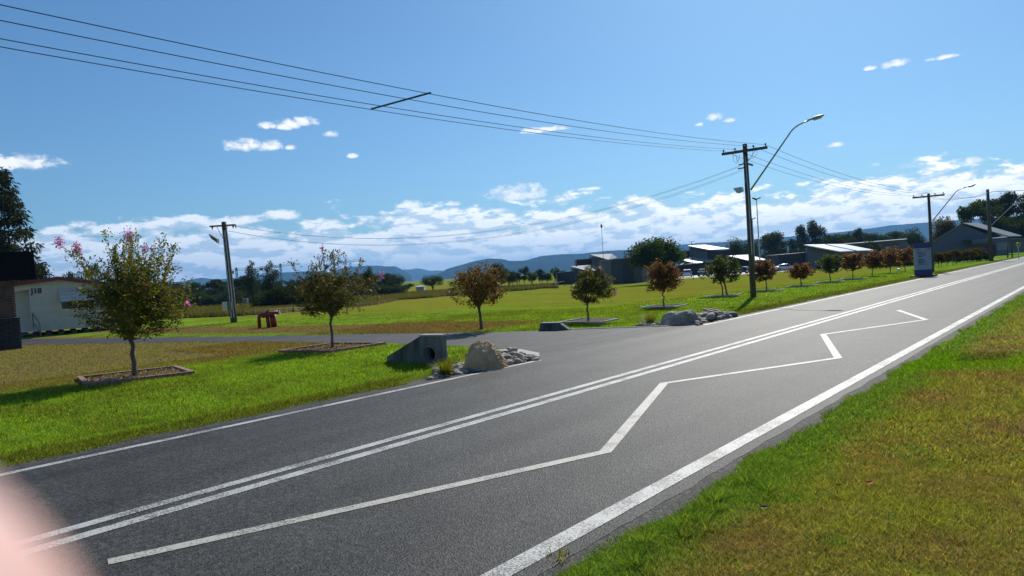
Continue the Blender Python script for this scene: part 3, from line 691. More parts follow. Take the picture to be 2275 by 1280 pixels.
# ------------------------------------------------------------------ power poles, lamps, wires
def insulator(mb, p, s=1): mb.tube([p, p+Vector((0, 0, .06*s)), p+Vector((0, 0, .07*s)), p+Vector((0, 0, .13*s))], [.02*s, .02*s, .045*s, .03*s], 8)
def pole_with_lamp(loc, H, label, arm_half=1.1, lamp=None, lampbase=None, group=None, r0=.17, r1=.115, arm_z=None):
    e = empty('power_pole', loc, label=label, cat='power pole', group=group)
    MB().tube([(0, 0, -.3), (.0, 0, H*.5), (-.01, 0, H)], [r0, (r0+r1)/2, r1], 14).build('pole', MT['wood'], e, smooth=True)
    z = arm_z or H-.38
    MB().box((0, -r1-.04, z), (arm_half*2, .10, .12)).build('crossarm', MT['wood'], e)
    for s in (-1, 1): MB().bar((s*.55, -r1-.03, z-.05), (s*.03, -r1-.02, z-.62), .035, .008).build('brace', MT['steel'], e)
    for k, xx in enumerate((-1.02, -.45, .45, 1.02)):
        m = MB(); insulator(m, Vector((xx*arm_half/1.1, -r1-.04, z+.06)), 1.1); m.build('insulator', MT['ceram'], e, smooth=True)
    if lamp:
        (bx, by, bz), (tx, ty, tz) = lampbase, lamp
        m = MB(); b0, t0 = Vector(lampbase), Vector(lamp); bend = t0-Vector((.75, 0, .12))*((t0-b0).length/5)
        pts = [b0, b0.lerp(bend, .5), b0.lerp(bend, .9)]
        for t in (.15, .35, .55, .75, 1): 
            a_ = b0.lerp(bend, .9); q = a_.lerp(bend, t).lerp(bend.lerp(t0, t), t); pts.append(q)
        m.tube(pts, [.042, .038]+[.032]*(len(pts)-2), 10).build('lamp_arm', MT['steel'], e, smooth=True)
        d = (t0-bend).normalized(); m = MB(); sd = d.cross(Vector((0, 0, 1))).normalized(); u = sd.cross(d)
        prof = [(-.05, .05, .05), (.05, .07, .06), (.25, .13, .08), (.5, .15, .08), (.62, .12, .06), (.68, .05, .03)]
        vs = []; fs = []
        for (l, hw, hh) in prof:
            for a_ in range(10):
                an = 2*math.pi*a_/10; vs.append(t0+d*l+sd*hw*math.cos(an)+u*(hh*math.sin(an)*(.9 if math.sin(an) > 0 else .5)+.02))
        for i in range(len(prof)-1):
            for k in range(10): fs.append((i*10+k, i*10+(k+1) % 10, (i+1)*10+(k+1) % 10, (i+1)*10+k))
        fs += [tuple(range(10))[::-1], tuple(range(50, 60))]
        h = m.add(vs, fs).build('lamp_head', MT['steel'], e, smooth=True)
        vs = [t0+d*l+sd*w_*s-u*.025 for l, s, w_ in ((.2, -1, .09), (.55, -1, .10), (.55, 1, .10), (.2, 1, .09))]
        MB().prism(vs, -u*.035).build('lens', MT['lampg'], h)
    return e
Lp = gpix(1674, 660); Hp = top_h(Lp, 320)
# the street lamp reaches out over the road
def yplane(px, py, P):   # image point on the vertical plane through P that runs across the road
    d = CR*((px-1137.5)/FPX) - CU*((py-640)/FPX) + CF; return EYE+d*((P.y-EYE.y)/d.y)
lt = yplane(1797, 268, Lp)-Lp; lb = yplane(1668, 422, Lp)-Lp
pp = pole_with_lamp(Lp, Hp, 'tall timber power pole with crossarm and long curved street lamp standing beside the road', 1.1, tuple(lt), tuple(lb), arm_z=top_h(Lp, 336), r0=.145, r1=.108)
# flood light, transformer fuse and cable furniture on the tall pole
def xz(px, py, P=Lp): q = yplane(px, py, P)-P; return q
q = xz(1640, 421); fl = MB().prism([Vector((-.42, -.15, .04)), Vector((-.06, -.15, .07)), Vector((-.02, -.15, -.13)), Vector((-.25, -.15, -.20))], (0, .34, 0)).build('flood_light', MT['steel'], pp, loc=(q.x+.25, -.05, q.z+.02))
MB().box((-.30, .02, -.085), (.20, .26, .02), ry=.5).build('lens', MT['lampg'], fl)
q = xz(1664, 366); MB().box((q.x+.08, -.1, q.z), (.30, .10, .09), ry=.45).build('fuse_holder', MT['wood_l'], pp)
for k in range(2): MB().tube([Vector((-.55+.14*k, -.17, Hp-.42)), Vector((-.50+.16*k, -.25, Hp-.75)), Vector((-.38+.1*k, -.25, Hp-.9)), Vector((-.28, -.22, Hp-.72)), Vector((-.2, -.2, Hp-.50))], .008, 5).build('jumper_cable', MT['wire'], pp)
for k in range(2): MB().tube([Vector((.42+.2*k, -.17, Hp-.40)), Vector((.44+.2*k, -.25, Hp-.62)), Vector((.3+.18*k, -.25, Hp-.72)), Vector((.12, -.20, Hp-.85))], .008, 5).build('jumper_cable', MT['wire'], pp)
for (a_, b_) in ((1650, 366), (1648, 375)):
    q = xz(a_, b_); MB().bar((q.x-.15, -.1, q.z), (0, -.1, q.z+.03), .05, .05).build('side_bracket', MT['dark'], pp)
MB().tube([(.10, -.16, 2.0), (.08, -.14, Hp*.7), (.02, -.12, Hp-.6)], .018, 6).build('riser_conduit', MT['steel'], pp)
MB().box((.02, -.19, top_h(Lp, 402)), (.10, .03, .22)).build('number_plate', MT['zinc_m'], pp)
# far pole behind the sign
Lq = gpix(2072, 604); Hq = top_h(Lq, 430); arms = 27/FPX*depth(Lq)
lt2 = yplane(2145, 416.5, Lq)-Lq; lb2 = yplane(2071, 492, Lq)-Lq
pq = pole_with_lamp(Lq, Hq, 'timber power pole with crossarm and lamp rising behind the blue and white sign', 1.1, tuple(lt2), tuple(lb2), arm_z=top_h(Lq, 436.5), r0=.125, r1=.10)
# third pole, no crossarm, with lamp
Lr = gpix(2202, 580); Hr = top_h(Lr, 421)
e = empty('power_pole', Lr, label='thick timber pole without crossarm in front of the grey gabled house', cat='power pole')
MB().tube([(0, 0, -.3), (0, 0, Hr)], [.24, .15], 12).build('pole', MT['wood'], e, smooth=True)
q = yplane(2262, 451, Lr)-Lr; m = MB().tube([(.05, 0, q.z*.62), (q.x*.5, 0, q.z*.83), (q.x*.8, 0, q.z*.96), (q.x*.9, 0, q.z)], .045, 8); m.build('lamp_arm', MT['steel'], e)
MB().box((q.x+.1, 0, q.z+.03), (.8, .25, .10), ry=-.05).build('lamp_head', MT['steel'], e)
MB().tube([(0, -.1, Hr-.4), (.6, -.1, Hr-.3), (2.2, -.1, Hr-.45), (4.6, -.1, Hr-.55)], .03, 6).build('cable_bracket', MT['steel'], e)
Lz = gpix(2263, 572)
e = empty('power_pole', Lz+Vector((1.2, 8, 0)), label='slim grey pole behind the yellow crossing sign at the right edge', cat='power pole')
MB().tube([(0, 0, -.3), (0, 0, 7.2)], [.16, .11], 10).build('pole', MT['wood_l'], e, smooth=True)
MB().tube([(0, 0, 5.4), (.5, 0, 6.3), (1.2, 0, 6.9)], .04, 6).build('lamp_arm', MT['steel'], e)
# leaning pole on the left lawn
Ll = gpix(520, 717); tp = wpix(497, 493, depth(Ll))-Ll
e = empty('power_pole', Ll, label='weathered leaning timber pole with meter boxes on the left lawn', cat='power pole')
lean = lambda z: Vector((tp.x*(z/tp.z)**1.25, tp.y*(z/tp.z)**1.25, z))
MB().tube([(0, 0, -.2)]+[tuple(lean(tp.z*t)+Vector((0, 0, 0))) for t in (.15, .3, .45, .6, .75, .9, 1)], [.185, .175, .17, .16, .15, .145, .14, .13], 14).build('pole', MT['wood'], e, smooth=True)
rv = CR.copy(); rv.z = 0; rv.normalize(); fv = Vector((CF.x, CF.y, 0)).normalized(); sc_l = depth(Ll)/FPX
tt = lean(tp.z*.96)
MB().bar(tt-rv*29*sc_l-fv*.19, tt+rv*28*sc_l-fv*.19, .09, .09).build('crossarm', MT['wood'], e)
for s in (-1, 1): MB().bar(tt+rv*s*13*sc_l-fv*.28, tt-Vector((0, 0, .75))-fv*.28, .04, .02).build('brace', MT['steel'], e)
for k in (-22, 24, 30): m = MB(); insulator(m, tt+rv*k*sc_l-fv*.3-Vector((0, 0, .2)), 1.2); m.build('insulator', MT['ceram'], e)
q = lean(tp.z*.84)-rv*.45
fl = MB().prism([q+rv*.05-fv*.2+Vector((0, 0, -.28)), q+rv*.05+Vector((0, 0, -.05))-fv*.2, q-rv*.42-fv*.2+Vector((0, 0, .28)), q-rv*.30-fv*.2+Vector((0, 0, .02))], fv*.3).build('flood_light', MT['wood_l'], e)
q = lean(tp.z*.12); mz = wpix(513.5, 677, depth(Ll))-Ll; mw = wpix(522, 677, depth(Ll))-Ll
MB().box(wpix(505, 680, depth(Ll))-Ll-fv*.3, (.27, .2, .50), rz=math.atan2(rv.y, rv.x)).build('meter_box', MT['awning'], e)
MB().box(wpix(515, 680, depth(Ll))-Ll-fv*.26, (.22, .2, .50), rz=math.atan2(rv.y, rv.x)).build('grey_meter_box', MT['wood_l'], e)
for k in (-.05, .08): MB().tube([lean(z)+rv*k-fv*.19 for z in (.3, 1.5, 3, 4.3, 5.2)], .03, 6).build('riser_conduit', MT['steel'], e)

def wire(name, a, b, sag, r, label, group, n=26):
    pts = [Vector(a).lerp(Vector(b), t)-Vector((0, 0, 4*sag*t*(1-t))) for t in np.linspace(0, 1, n)]
    o = MB().tube([p-pts[0] for p in pts], r, 5, False).build(name, MT['wire'], None, loc=pts[0]); return tag(o, label, 'cable', group)
AZ = Lp.z+top_h(Lp, 336)+.14; xs = (-1.02, -.45, .45, 1.02)
nm_ = ('outermost', 'second', 'third', 'innermost, road side')
for k, xx in enumerate(xs):
    wire('overhead_wire', (Lp.x+xx, Lp.y-.2, AZ), (Lp.x+xx, Lp.y-54.2, AZ-.05), .94 if k in (0, 3) else .98, .0085, ['lowest overhead wire running left from the tall pole', 'second lowest overhead wire running left from the tall pole', 'second highest overhead wire running left from the tall pole', 'highest overhead wire running left from the tall pole'][k], 'wires along the road left of the tall pole', 50)
    wire('overhead_wire', (Lp.x+xx, Lp.y-.2, AZ), (Lq.x+xx, Lq.y-.2, Lq.z+top_h(Lq, 436.5)+.12), .55, .008, nth(k, 'the sagging wires from the tall pole to the sign pole'), 'wires from the tall pole to the sign pole')
    wire('overhead_wire', (Lq.x+xx, Lq.y-.2, Lq.z+top_h(Lq, 436.5)+.12), (Lr.x+xx*.2, Lr.y-.2, Lr.z+Hr-.4), .45, .010, nth(k, 'the thin wires between the sign pole and the thick pole'), 'wires from the sign pole to the house pole')
# spreader bar keeping the four wires apart
ya = 13.1; za = AZ-.94*(1-((ya-(Lp.y-27.2))/27.2)**2)
o = MB().bar((-1.05, 0, 0), (1.05, 0, 0), .035, .035).build('wire_spreader', MT['wire'], None, loc=(Lp.x, ya, za)); tag(o, 'slim spreader bar tied across the four overhead wires in mid sky', 'spreader bar')
A0 = Ll+tt+rv*24*sc_l-fv*.3
for k in range(4):
    h0 = [0.0, -.05, -.22, -.30][k]
    B0 = Lp+Vector((-.15, -.1, top_h(Lp, [366, 368, 376, 379][k])))
    wire('overhead_wire', A0+rv*[-.2, .1, -.5, -.25][k]+Vector((0, 0, [-.02, -.04, -.28, -.32][k])), B0, 1.85+.1*(k > 1), .005, ['highest', 'second highest', 'second lowest', 'lowest'][k]+' of the thin service wires dipping from the leaning to the tall pole', 'service wires across the lawn', 40)
# tall flood light masts and aerials
for (px, by, ty, D, lab) in ((1690, 600, 443, 120, 'tall thin floodlight mast behind the staked tree, taller of the two'), (1678, 600, 487, 150, 'thin floodlight mast just right of the tall pole, shorter of the two')):
    P = col_at(px, D); h = top_h(P, ty); e = empty('floodlight_mast', P, label=lab, cat='light mast')
    MB().tube([(0, 0, 0), (0, 0, h)], [.12, .07], 8).build('mast', MT['steel'], e)
    MB().tube([P*0+Vector((0, 0, h-.1))-rv*.1, Vector((0, 0, h))-rv*.3], .08, 6).build('bracket', MT['dark'], e)
    for s in (-1, 1): MB().box(rv*s*.32+Vector((0, 0, h+.12)), (.62, .45, .16), rz=math.atan2(rv.y, rv.x), ry=-s*.35).build('lamp_head', MT['dark'], e)
P = col_at(1344, 122); h = top_h(P, 505); e = empty('radio_mast', P, label='thin radio mast with a knob on top behind the curved dark building', cat='antenna')
MB().tube([(0, 0, 0), (0, 0, h)], .035, 5).build('mast', MT['wood_l'], e); MB().tube([(0, 0, h-.1), (0, 0, h+.45)], .14, 8).build('antenna_head', MT['dark'], e)
P = col_at(1541, 125); h = top_h(P, 537); e = empty('tv_aerial', P, label='small television aerial above the upper zinc skillion roof', cat='antenna')
MB().tube([(0, 0, 0), (0, 0, h)], .05, 5).build('mast', MT['dark'], e); MB().bar(Vector((0, 0, h))-rv*.5, Vector((0, 0, h))+rv*.5, .08, .05).build('antenna_head', MT['dark'], e)

# ------------------------------------------------------------------ boulders, pebbles, grass tufts
def rock_mesh(name, sx, sy, sz, seed, cuts=(), rough=.12, sub=5, flat=.15):
    bm = bmesh.new(); bmesh.ops.create_icosphere(bm, subdivisions=sub, radius=1)
    for v in bm.verts:
        d = v.co.normalized(); r_ = 1.0
        for (n_, k) in cuts:
            n_ = Vector(n_).normalized(); c = d.dot(n_)
            if c > 1e-3: r_ = min(r_, k/c)
        if d.z < 0: r_ = min(r_, flat/max(1e-3, -d.z))
        q = d*r_
        q += d*(rough*1.3*noise.fractal(q*1.9+Vector((seed, 0, 0)), .8, 2.1, 7)+.03*noise.noise(q*9+Vector((seed, 3, 0))))
        v.co = Vector((q.x*sx, q.y*sy, q.z*sz))
    me = bpy.data.meshes.new(name); bm.to_mesh(me); bm.free()
    return me
LB = gpix(1062, 824); D_ = depth(LB); wB = 92/FPX*D_; hB = top_h(LB, 753)
o = link('boulder', rock_mesh('boulder', wB*.56, wB*.46, hB*.98, 4.2, [((-.95, -.2, .12), .84), ((.75, -.05, .62), .84), ((0, 0, 1), .95), ((-.15, -1, .10), .78), ((.45, -.85, .35), .88), ((-.6, -.3, .8), .95)], .10, 6), MT['sand'], None, loc=LB+Vector((0, .2, -.06)), rotz=math.atan2(rv.y, rv.x))
tag(o, 'large tan sandstone boulder beside the near concrete headwall', 'boulder')
LG = gpix(1510, 721); D_ = depth(LG); wG = 90/FPX*D_
o = link('boulder', rock_mesh('boulder', wG*.60, wG*.42, top_h(LG, 684)*1.08, 9.5, [((-.8, -.2, .55), .80), ((.85, -.1, .5), .80), ((-.12, 0, 1), .80), ((-.2, -1, .05), .74), ((.7, -.7, .1), .78)], .08, 6), MT['rock'], None, loc=LG+Vector((0, .2, -.05)), rotz=math.atan2(rv.y, rv.x))
tag(o, 'long grey flat topped boulder across the driveway mouth', 'boulder')
pebm = [link for link in ()]
pms = [rock_mesh('stone', 1, .72, .55, 20+k, (), .10, 2, .9) for k in range(6)]
for me in pms: me.polygons.foreach_set('use_smooth', [True]*len(me.polygons))
stm = [mat('river_stone_a', (.33, .30, .25), .8, var=.35, vscale=6), mat('river_stone_b', (.42, .35, .27), .8, var=.35, vscale=6), mat('river_stone_c', (.20, .185, .165), .8, var=.35, vscale=6)]
pv = []
for m_ in stm:
    for me in pms:
        c = me.copy(); c.materials.append(m_); pv.append(c)
def pebbles(poly_pts, n, smin, smax, label, catg, loc, pile=0):
    e = empty('stone_bed', loc, label=label, cat='stone bed'); rr = random.Random(n)
    placed = []
    for i in range(n*30):
        if len(placed) >= n: break
        # point inside the quad spanned by poly_pts
        u, v_ = rr.random(), rr.random(); a, b, c, d = poly_pts
        p = a.lerp(b, u).lerp(d.lerp(c, u), v_); s = rr.uniform(smin, smax)*(1.4 if rr.random() < .12 else 1)
        if any((p-q).length < (s+t)*.62 for q, t in placed): continue
        placed.append((p, s)); z = gz(p.x, p.y)+s*.22+pile*math.exp(-((u-.55)/.25)**2)*.5*rr.random()
        o = link('stone', rr.choice(pv), None, e, loc=Vector((p.x, p.y, z))-Vector(loc)); o.scale = (s*rr.uniform(.8, 1.2), s, s*rr.uniform(.7, 1.1)); o.rotation_euler = (rr.uniform(-.4, .4), rr.uniform(-.4, .4), rr.uniform(0, 6.3))
    return e
def edgeP(pl): return [gpix(*q) for q in pl]
a, b, c, d = edgeP([(952, 846), (1196, 801), (1110, 786), (985, 822)])
MB().add([Vector((p.x, p.y, gz(p.x, p.y)+.012)) for p in edgeP([(940, 848), (1200, 803), (1120, 782), (1010, 795), (960, 832)])], [(0, 1, 2, 3, 4)])
def bed_ground(pl, name='gravel_bed'):
    P = edgeP(pl)
    o = sheet(name, P, .010, MT['shoulder'], drape=True); return o
bed_ground([(944, 847), (1190, 803), (1120, 788), (1030, 803), (985, 820), (958, 836)]); bed_ground([(1400, 728), (1560, 724), (1635, 706), (1590, 698), (1480, 712)])
pebbles((a, b, c, d), 170, .050, .115, 'bed of rounded grey river stones around the tan boulder', 'stone bed', gpix(1060, 835))
a, b, c, d = edgeP([(1095, 818), (1196, 800), (1160, 786), (1105, 790)]); pebbles((a, b, c, d), 90, .055, .12, 'heap of rounded river stones right of the tan boulder', 'stone bed', gpix(1140, 806), .25)
a, b, c, d = edgeP([(1405, 727), (1555, 724), (1550, 719), (1440, 717)]); pebbles((a, b, c, d), 70, .07, .15, 'row of grey river stones at the foot of the long grey boulder', 'stone bed', gpix(1470, 724))
a, b, c, d = edgeP([(1545, 723), (1630, 706), (1590, 699), (1545, 706)]); pebbles((a, b, c, d), 90, .10, .19, 'heap of dark river stones right of the long grey boulder', 'stone bed', gpix(1580, 712), .45)
def tuft(loc, h, r_, n, label, seed):
    rg = np.random.default_rng(seed); vs = []; cs = []
    e = []
    for i in range(n):
        a = rg.uniform(0, 6.283); l = h*rg.uniform(.6, 1.1); out = rg.uniform(.15, 1)*r_; b0 = np.array([math.cos(a)*.10*rg.random(), math.sin(a)*.10*rg.random(), -.02])
        d = np.array([math.cos(a+rg.normal(0, .3)), math.sin(a+rg.normal(0, .3)), 0]); s = np.array([-d[1], d[0], 0])*.006
        q = [b0+d*out*(t**1.6)+np.array([0, 0, l*(t-.35*t*t*out/r_)]) for t in (0, .35, .7, 1)]
        for j in range(3):
            w0, w1 = (1-.3*j), (1-.3*(j+1))*(.2 if j == 2 else 1); vs += [q[j]-s*w0, q[j]+s*w0, q[j+1]+s*w1, q[j+1]-s*w1]
            cs.append(np.array([(.15, .17, .015), (.11, .15, .015), (.20, .17, .03)][rg.integers(3)])*rg.uniform(.7, 1.3))
    o = link('grass_tuft', fast_mesh('grass_tuft', np.array(vs), 4, np.array(cs)), MT['leaf'], None, loc=loc); tag(o, label, 'plant'); return o
tuft(gpix(990, 836), .42, .34, 420, 'spiky yellow green strap leaf tuft left of the tan boulder', 1)
tuft(gpix(1445, 724), .55, .50, 420, 'spiky yellow green strap leaf tuft left of the long grey boulder', 2)
rk = tuft(gpix(1245, 1245), .10, .05, 26, 'small bright green weed tuft at the near edge of the right verge', 5)
# leaf litter on the right verge
for (px, py, cc, lab) in ((1930, 1085, (.50, .03, .01), 'single red fallen leaf on the right verge'), (1863, 1090, (.03, .02, .012), 'dark curled fallen leaf beside the red leaf'), (1697, 1140, (.035, .03, .022), 'small dark fallen leaf with pale spot on the right verge')):
    P = gpix(px, py); m = MB(); s = .028
    m.add([(-s, 0, .0), (-.3*s, -.5*s, .012), (s*.5, -.45*s, .02), (s*1.2, 0, .03), (s*.5, .5*s, .018), (-.3*s, .55*s, .008), (0, 0, .006)], [(0, 1, 6), (1, 2, 6), (2, 3, 6), (3, 4, 6), (4, 5, 6), (5, 0, 6)])
    o = m.build('fallen_leaf', mat('dry_leaf', cc, .7), None, loc=P+Vector((0, 0, .035))); o.rotation_euler = (.5, .3, px); tag(o, lab, 'leaf')

# ------------------------------------------------------------------ culvert headwalls
Ha, Hb = gpix(860, 803), gpix(984, 806)
ux = Vector((Hb.x-Ha.x, Hb.y-Ha.y, 0)); wH = ux.length; ux.normalize(); uy = Vector((-ux.y, ux.x, 0)); base = Vector((Ha.x, Ha.y, min(Ha.z, Hb.z)-.12))
e = empty('culvert_headwall', base, math.atan2(ux.y, ux.x), label='near sloping concrete culvert headwall with a round pipe mouth', cat='headwall')
hh = top_h(Hb, 747)+(Hb.z-base.z); x1 = wH
# wall with a round opening: build as face with hole, then extrude
def holed_wall(poly, c, r, thick, nseg=28):
    bm = bmesh.new(); outer = [bm.verts.new((x_, 0, z_)) for x_, z_ in poly]; inner = [bm.verts.new((c[0]+r*math.cos(t), 0, c[1]+r*math.sin(t))) for t in [2*math.pi*k/nseg for k in range(nseg)]]
    ed = [bm.edges.new((outer[i], outer[(i+1) % len(outer)])) for i in range(len(outer))]+[bm.edges.new((inner[i], inner[(i+1) % nseg])) for i in range(nseg)]
    bmesh.ops.triangle_fill(bm, use_beauty=True, edges=ed)
    g_ = bmesh.ops.extrude_face_region(bm, geom=bm.faces[:]); vv = [q for q in g_['geom'] if isinstance(q, bmesh.types.BMVert)]
    bmesh.ops.translate(bm, verts=vv, vec=(0, thick, 0)); bmesh.ops.recalc_face_normals(bm, faces=bm.faces)
    me = bpy.data.meshes.new('wall'); bm.to_mesh(me); bm.free(); return me
link('wall', holed_wall([(0, 0), (x1, 0), (x1, hh), (x1*.63, hh*1.0), (0, hh*.34)], (x1*.79, .12+hh*.26), hh*.255, .16), MT['concrete'], e)
pc = (x1*.79, .12+hh*.26); ring = MB(); n = 28; vs = []
for (r_, yy) in ((.255, -.03), (.30, -.03), (.30, .0), (.255, .40), (.235, .40), (.235, -.03)): vs += [(pc[0]+hh*r_*math.cos(2*math.pi*k/n), yy, pc[1]+hh*r_*math.sin(2*math.pi*k/n)) for k in range(n)]
ring.add(vs, [(i*n+k, i*n+(k+1) % n, ((i+1) % 6)*n+(k+1) % n, ((i+1) % 6)*n+k) for i in range(6) for k in range(n)])
ring.build('pipe', MT['concrete'], e, smooth=True)
MB().prism([(pc[0]+hh*.24*math.cos(2*math.pi*k/12), .38, pc[1]+hh*.24*math.sin(2*math.pi*k/12)) for k in range(12)], (0, .02, 0)).build('pipe_end', MT['dark'], e)
MB().prism([(x1*.63, -.015, hh+.001), (x1+.02, -.015, hh+.001), (x1+.02, -.015, hh+.035), (x1*.63, -.015, hh+.035)], (0, .2, 0)).build('coping', MT['kerb'], e)
Hc_, Hd = gpix(1195, 736), gpix(1262, 735.5); ux = Vector((Hd.x-Hc_.x, Hd.y-Hc_.y, 0)); wH2 = ux.length; ux.normalize()
e = empty('culvert_headwall', Hc_+Vector((0, 0, -.1)), math.atan2(ux.y, ux.x), label='far low concrete headwall across the driveway with pointed right end', cat='headwall')
h2 = top_h(Hc_, 719)+.1
MB().prism([(0, 0, 0), (wH2*1.02, 0, 0), (wH2*1.02, 0, h2*.42), (wH2*.74, 0, h2), (wH2*.10, 0, h2)], (0, .16, 0)).build('wall', MT['concrete'], e)
MB().prism([(wH2*.10, -.015, h2+.001), (wH2*.74, -.015, h2+.001), (wH2*.74, -.015, h2+.025), (wH2*.10, -.015, h2+.025)], (0, .19, 0)).build('coping', MT['kerb'], e)
# low kerb along the far lip of the driveway mouth
pts = [Vector((p[0], p[1]+.06, 0)) for p in up[1:5]]
m = MB()
for p, q in zip(pts[:-1], pts[1:]): m.bar((p.x, p.y, -.005), (q.x, q.y, -.005), .10, .05)
tag(m.build('kerb', MT['kerb']), 'low pale concrete kerb along the far side of the driveway mouth', 'kerb')

# ------------------------------------------------------------------ red fire booster pipework
La, Lb_ = gpix(577, 729), gpix(607, 729); sp = depth(La)/FPX
e = empty('fire_hydrant_pipework', La, math.atan2(rv.y, rv.x), label='dark red fire booster pipework standing on the left lawn', cat='hydrant')
hz_ = top_h(La, 699); rr_ = .085
MB().tube([(0, 0, 0), (0, 0, hz_-.15), (.03, 0, hz_-.05), (.14, 0, hz_)]+[(45*sp, 0, hz_+.05)], rr_, 12).build('pipe', MT['red'], e, smooth=True)
for x_ in (20, 29, 34): MB().tube([(x_*sp, .02*x_/10, 0), (x_*sp-.06, .02*x_/10, hz_)], rr_*1.05, 12).build('riser_pipe', MT['red'], e, smooth=True)
for x_ in (12, 21): MB().tube([(x_*sp, -.16, hz_-.06), (x_*sp, .1, hz_-.06)], [.12, .10], 12).build('valve', MT['red'], e, smooth=True)
MB().tube([(20*sp, -.05, hz_), (20*sp, -.05, hz_+.16)], [.05, .07], 10).build('valve_stem', MT['dark'], e)
MB().tube([(44.5*sp, 0, hz_+.05), (47*sp, 0, hz_+.055)], .10, 12).build('coupling', MT['steel'], e)

# ------------------------------------------------------------------ cream portable hut J18
q0 = gpix(138, 742.5); hx = Vector((-(q0-EYE).y, (q0-EYE).x, 0)).normalized()*-1; hrz = math.atan2(hx.y, hx.x)
# left end of the wall is hidden by the pier: start at column 33
def on_line(px):   # point on the wall base line seen in column px
    lo_, hi_ = -10., 30.
    for _ in range(50):
        m_ = (lo_+hi_)/2
        if proj(q0+hx*m_)[0] < px: lo_ = m_
        else: hi_ = m_
    return lo_
xl = on_line(32); xr = on_line(262); Wd = xr-xl; B0 = q0+hx*xl; B0.z = gz(B0.x, B0.y)
rdx0 = on_line(138)-xl
P_ = lambda x_: B0+Vector((hx.x*x_, hx.y*x_, 0))
fl_z = top_h(P_(rdx0), 729.5); ev = top_h(P_(0), 632); rdx = on_line(138)-xl; rd = top_h(P_(rdx), 617); evr = top_h(P_(Wd), 632)
ht = empty('portable_hut', B0, hrz, label='cream weatherboard hut numbered J18 raised on stumps with a dark red roof edge', cat='hut')
DP = 6.4
def bx(name, a, b, m_, par=ht): 
    c = [(a[i]+b[i])/2 for i in range(3)]; d = [abs(b[i]-a[i]) for i in range(3)]; return MB().box(c, d).build(name, MT[m_], par)
# backing walls (behind the boards)
pw = on_line(72)-xl      # porch recess from 0 to pw
wl, wr = on_line(141)-xl, on_line(213)-xl; wz1, wz0 = top_h(P_(wl), 647), top_h(P_(wl), 687)
roofz = lambda x_: ev+(rd-ev)*x_/rdx if x_ < rdx else rd+(evr-rd)*(x_-rdx)/(Wd-rdx)
wallb = MB().prism([(pw, .05, fl_z), (Wd, .05, fl_z), (Wd, .05, evr-.05), (rdx, .05, rd-.05), (pw, .05, roofz(pw)-.05)], (0, .1, 0)).build('wall', MT['board'], ht)
MB().box((Wd-.05, DP/2, (fl_z+evr)/2), (.1, DP-.3, evr-fl_z-.1)).build('side_wall', MT['board'], ht)
MB().box((.05, DP/2+.5, (fl_z+ev)/2), (.1, DP-1.3, ev-fl_z-.1)).build('side_wall', MT['board'], ht)
bx('porch_wall', (.1, 1.0, fl_z), (pw+.1, 1.1, ev-.15), 'board'); bx('porch_ceiling', (0.1, .08, ev-.24), (pw, 1.0, ev-.18), 'board'); bx('porch_post_panel', (pw-.02, .155, fl_z), (pw+.1, 1.0, ev-.25), 'board')
MB().prism([(0, .02, ev-.42), (pw, .02, roofz(pw)-.42), (pw, .02, roofz(pw)-.05), (0, .02, ev-.05)], (0, .13, 0)).build('porch_beam', MT['board'], ht)
nb = 22
for k in range(nb):       # lapped boards on the gable wall, split round the window
    z0 = fl_z+(rd-fl_z)*k/nb; z1 = fl_z+(rd-fl_z)*(k+1)/nb-.012
    if z0 > rd-.22: continue
    xa, xb = pw, Wd
    if z1 > ev-.06:      # gable part narrows
        t_ = (z1+.05-ev)/(rd-ev); xa = max(pw, rdx*t_); xb = Wd-(Wd-rdx)*max(0, (z1+.05-evr)/(rd-evr))
    segs = [(xa, xb)]
    if z1 > wz0 and z0 < wz1: segs = [(xa, wl-.06), (wr+.06, xb)]
    for (a, b) in segs:
        if b-a < .1: continue
        MB().hexa([(a, .012, z0), (b, .012, z0), (b, .048, z0), (a, .048, z0), (a, .036, z1), (b, .036, z1), (b, .048, z1), (a, .048, z1)]).build('weatherboard', MT['board'], ht)
for k in range(17):
    z0 = fl_z+(ev-.3-fl_z)*k/17; z1 = fl_z+(ev-.3-fl_z)*(k+1)/17-.012
    MB().hexa([(.1, .96, z0), (pw, .96, z0), (pw, .998, z0), (.1, .998, z0), (.1, .98, z1), (pw, .98, z1), (pw, .998, z1), (.1, .998, z1)]).build('weatherboard', MT['board'], ht)
bx('floor_deck', (.0, .02, fl_z-.07), (Wd, DP, fl_z-.005), 'board')
for (a, za_, b, zb_) in ((-.15, ev-.02, rdx, rd+.0), (rdx, rd+.0, Wd+.15, evr-.02)):
    MB().prism([(a, -.20, za_), (b, -.20, zb_), (b, -.20, zb_+.05), (a, -.20, za_+.05)], (0, DP+.4, 0)).build('roof', MT['roofred'], ht)
    MB().prism([(a, -.235, za_-.13), (b, -.235, zb_-.13), (b, -.235, zb_+.06), (a, -.235, za_+.06)], (0, .032, 0)).build('bargeboard', MT['darkred'], ht)
win = bx('window', (wl, .02, wz0), (wr, .06, wz1), 'glass')
for (a, b) in (((wl-.05, -.02, wz0-.05), (wr+.05, .05, wz0)), ((wl-.05, -.02, wz1), (wr+.05, .05, wz1+.05)), ((wl-.05, -.02, wz0), (wl, .05, wz1)), ((wr, -.02, wz0), (wr+.05, .05, wz1)), (((wl+wr)/2-.03, -.02, wz0), ((wl+wr)/2+.03, .018, wz1))): bx('window_frame', a, b, 'white', win)
az1 = top_h(P_(wl), 641); az0 = top_h(P_(wl+.1), 669); sh = wr-wl
aw = empty('awning', (0, 0, 0)); aw.parent = ht
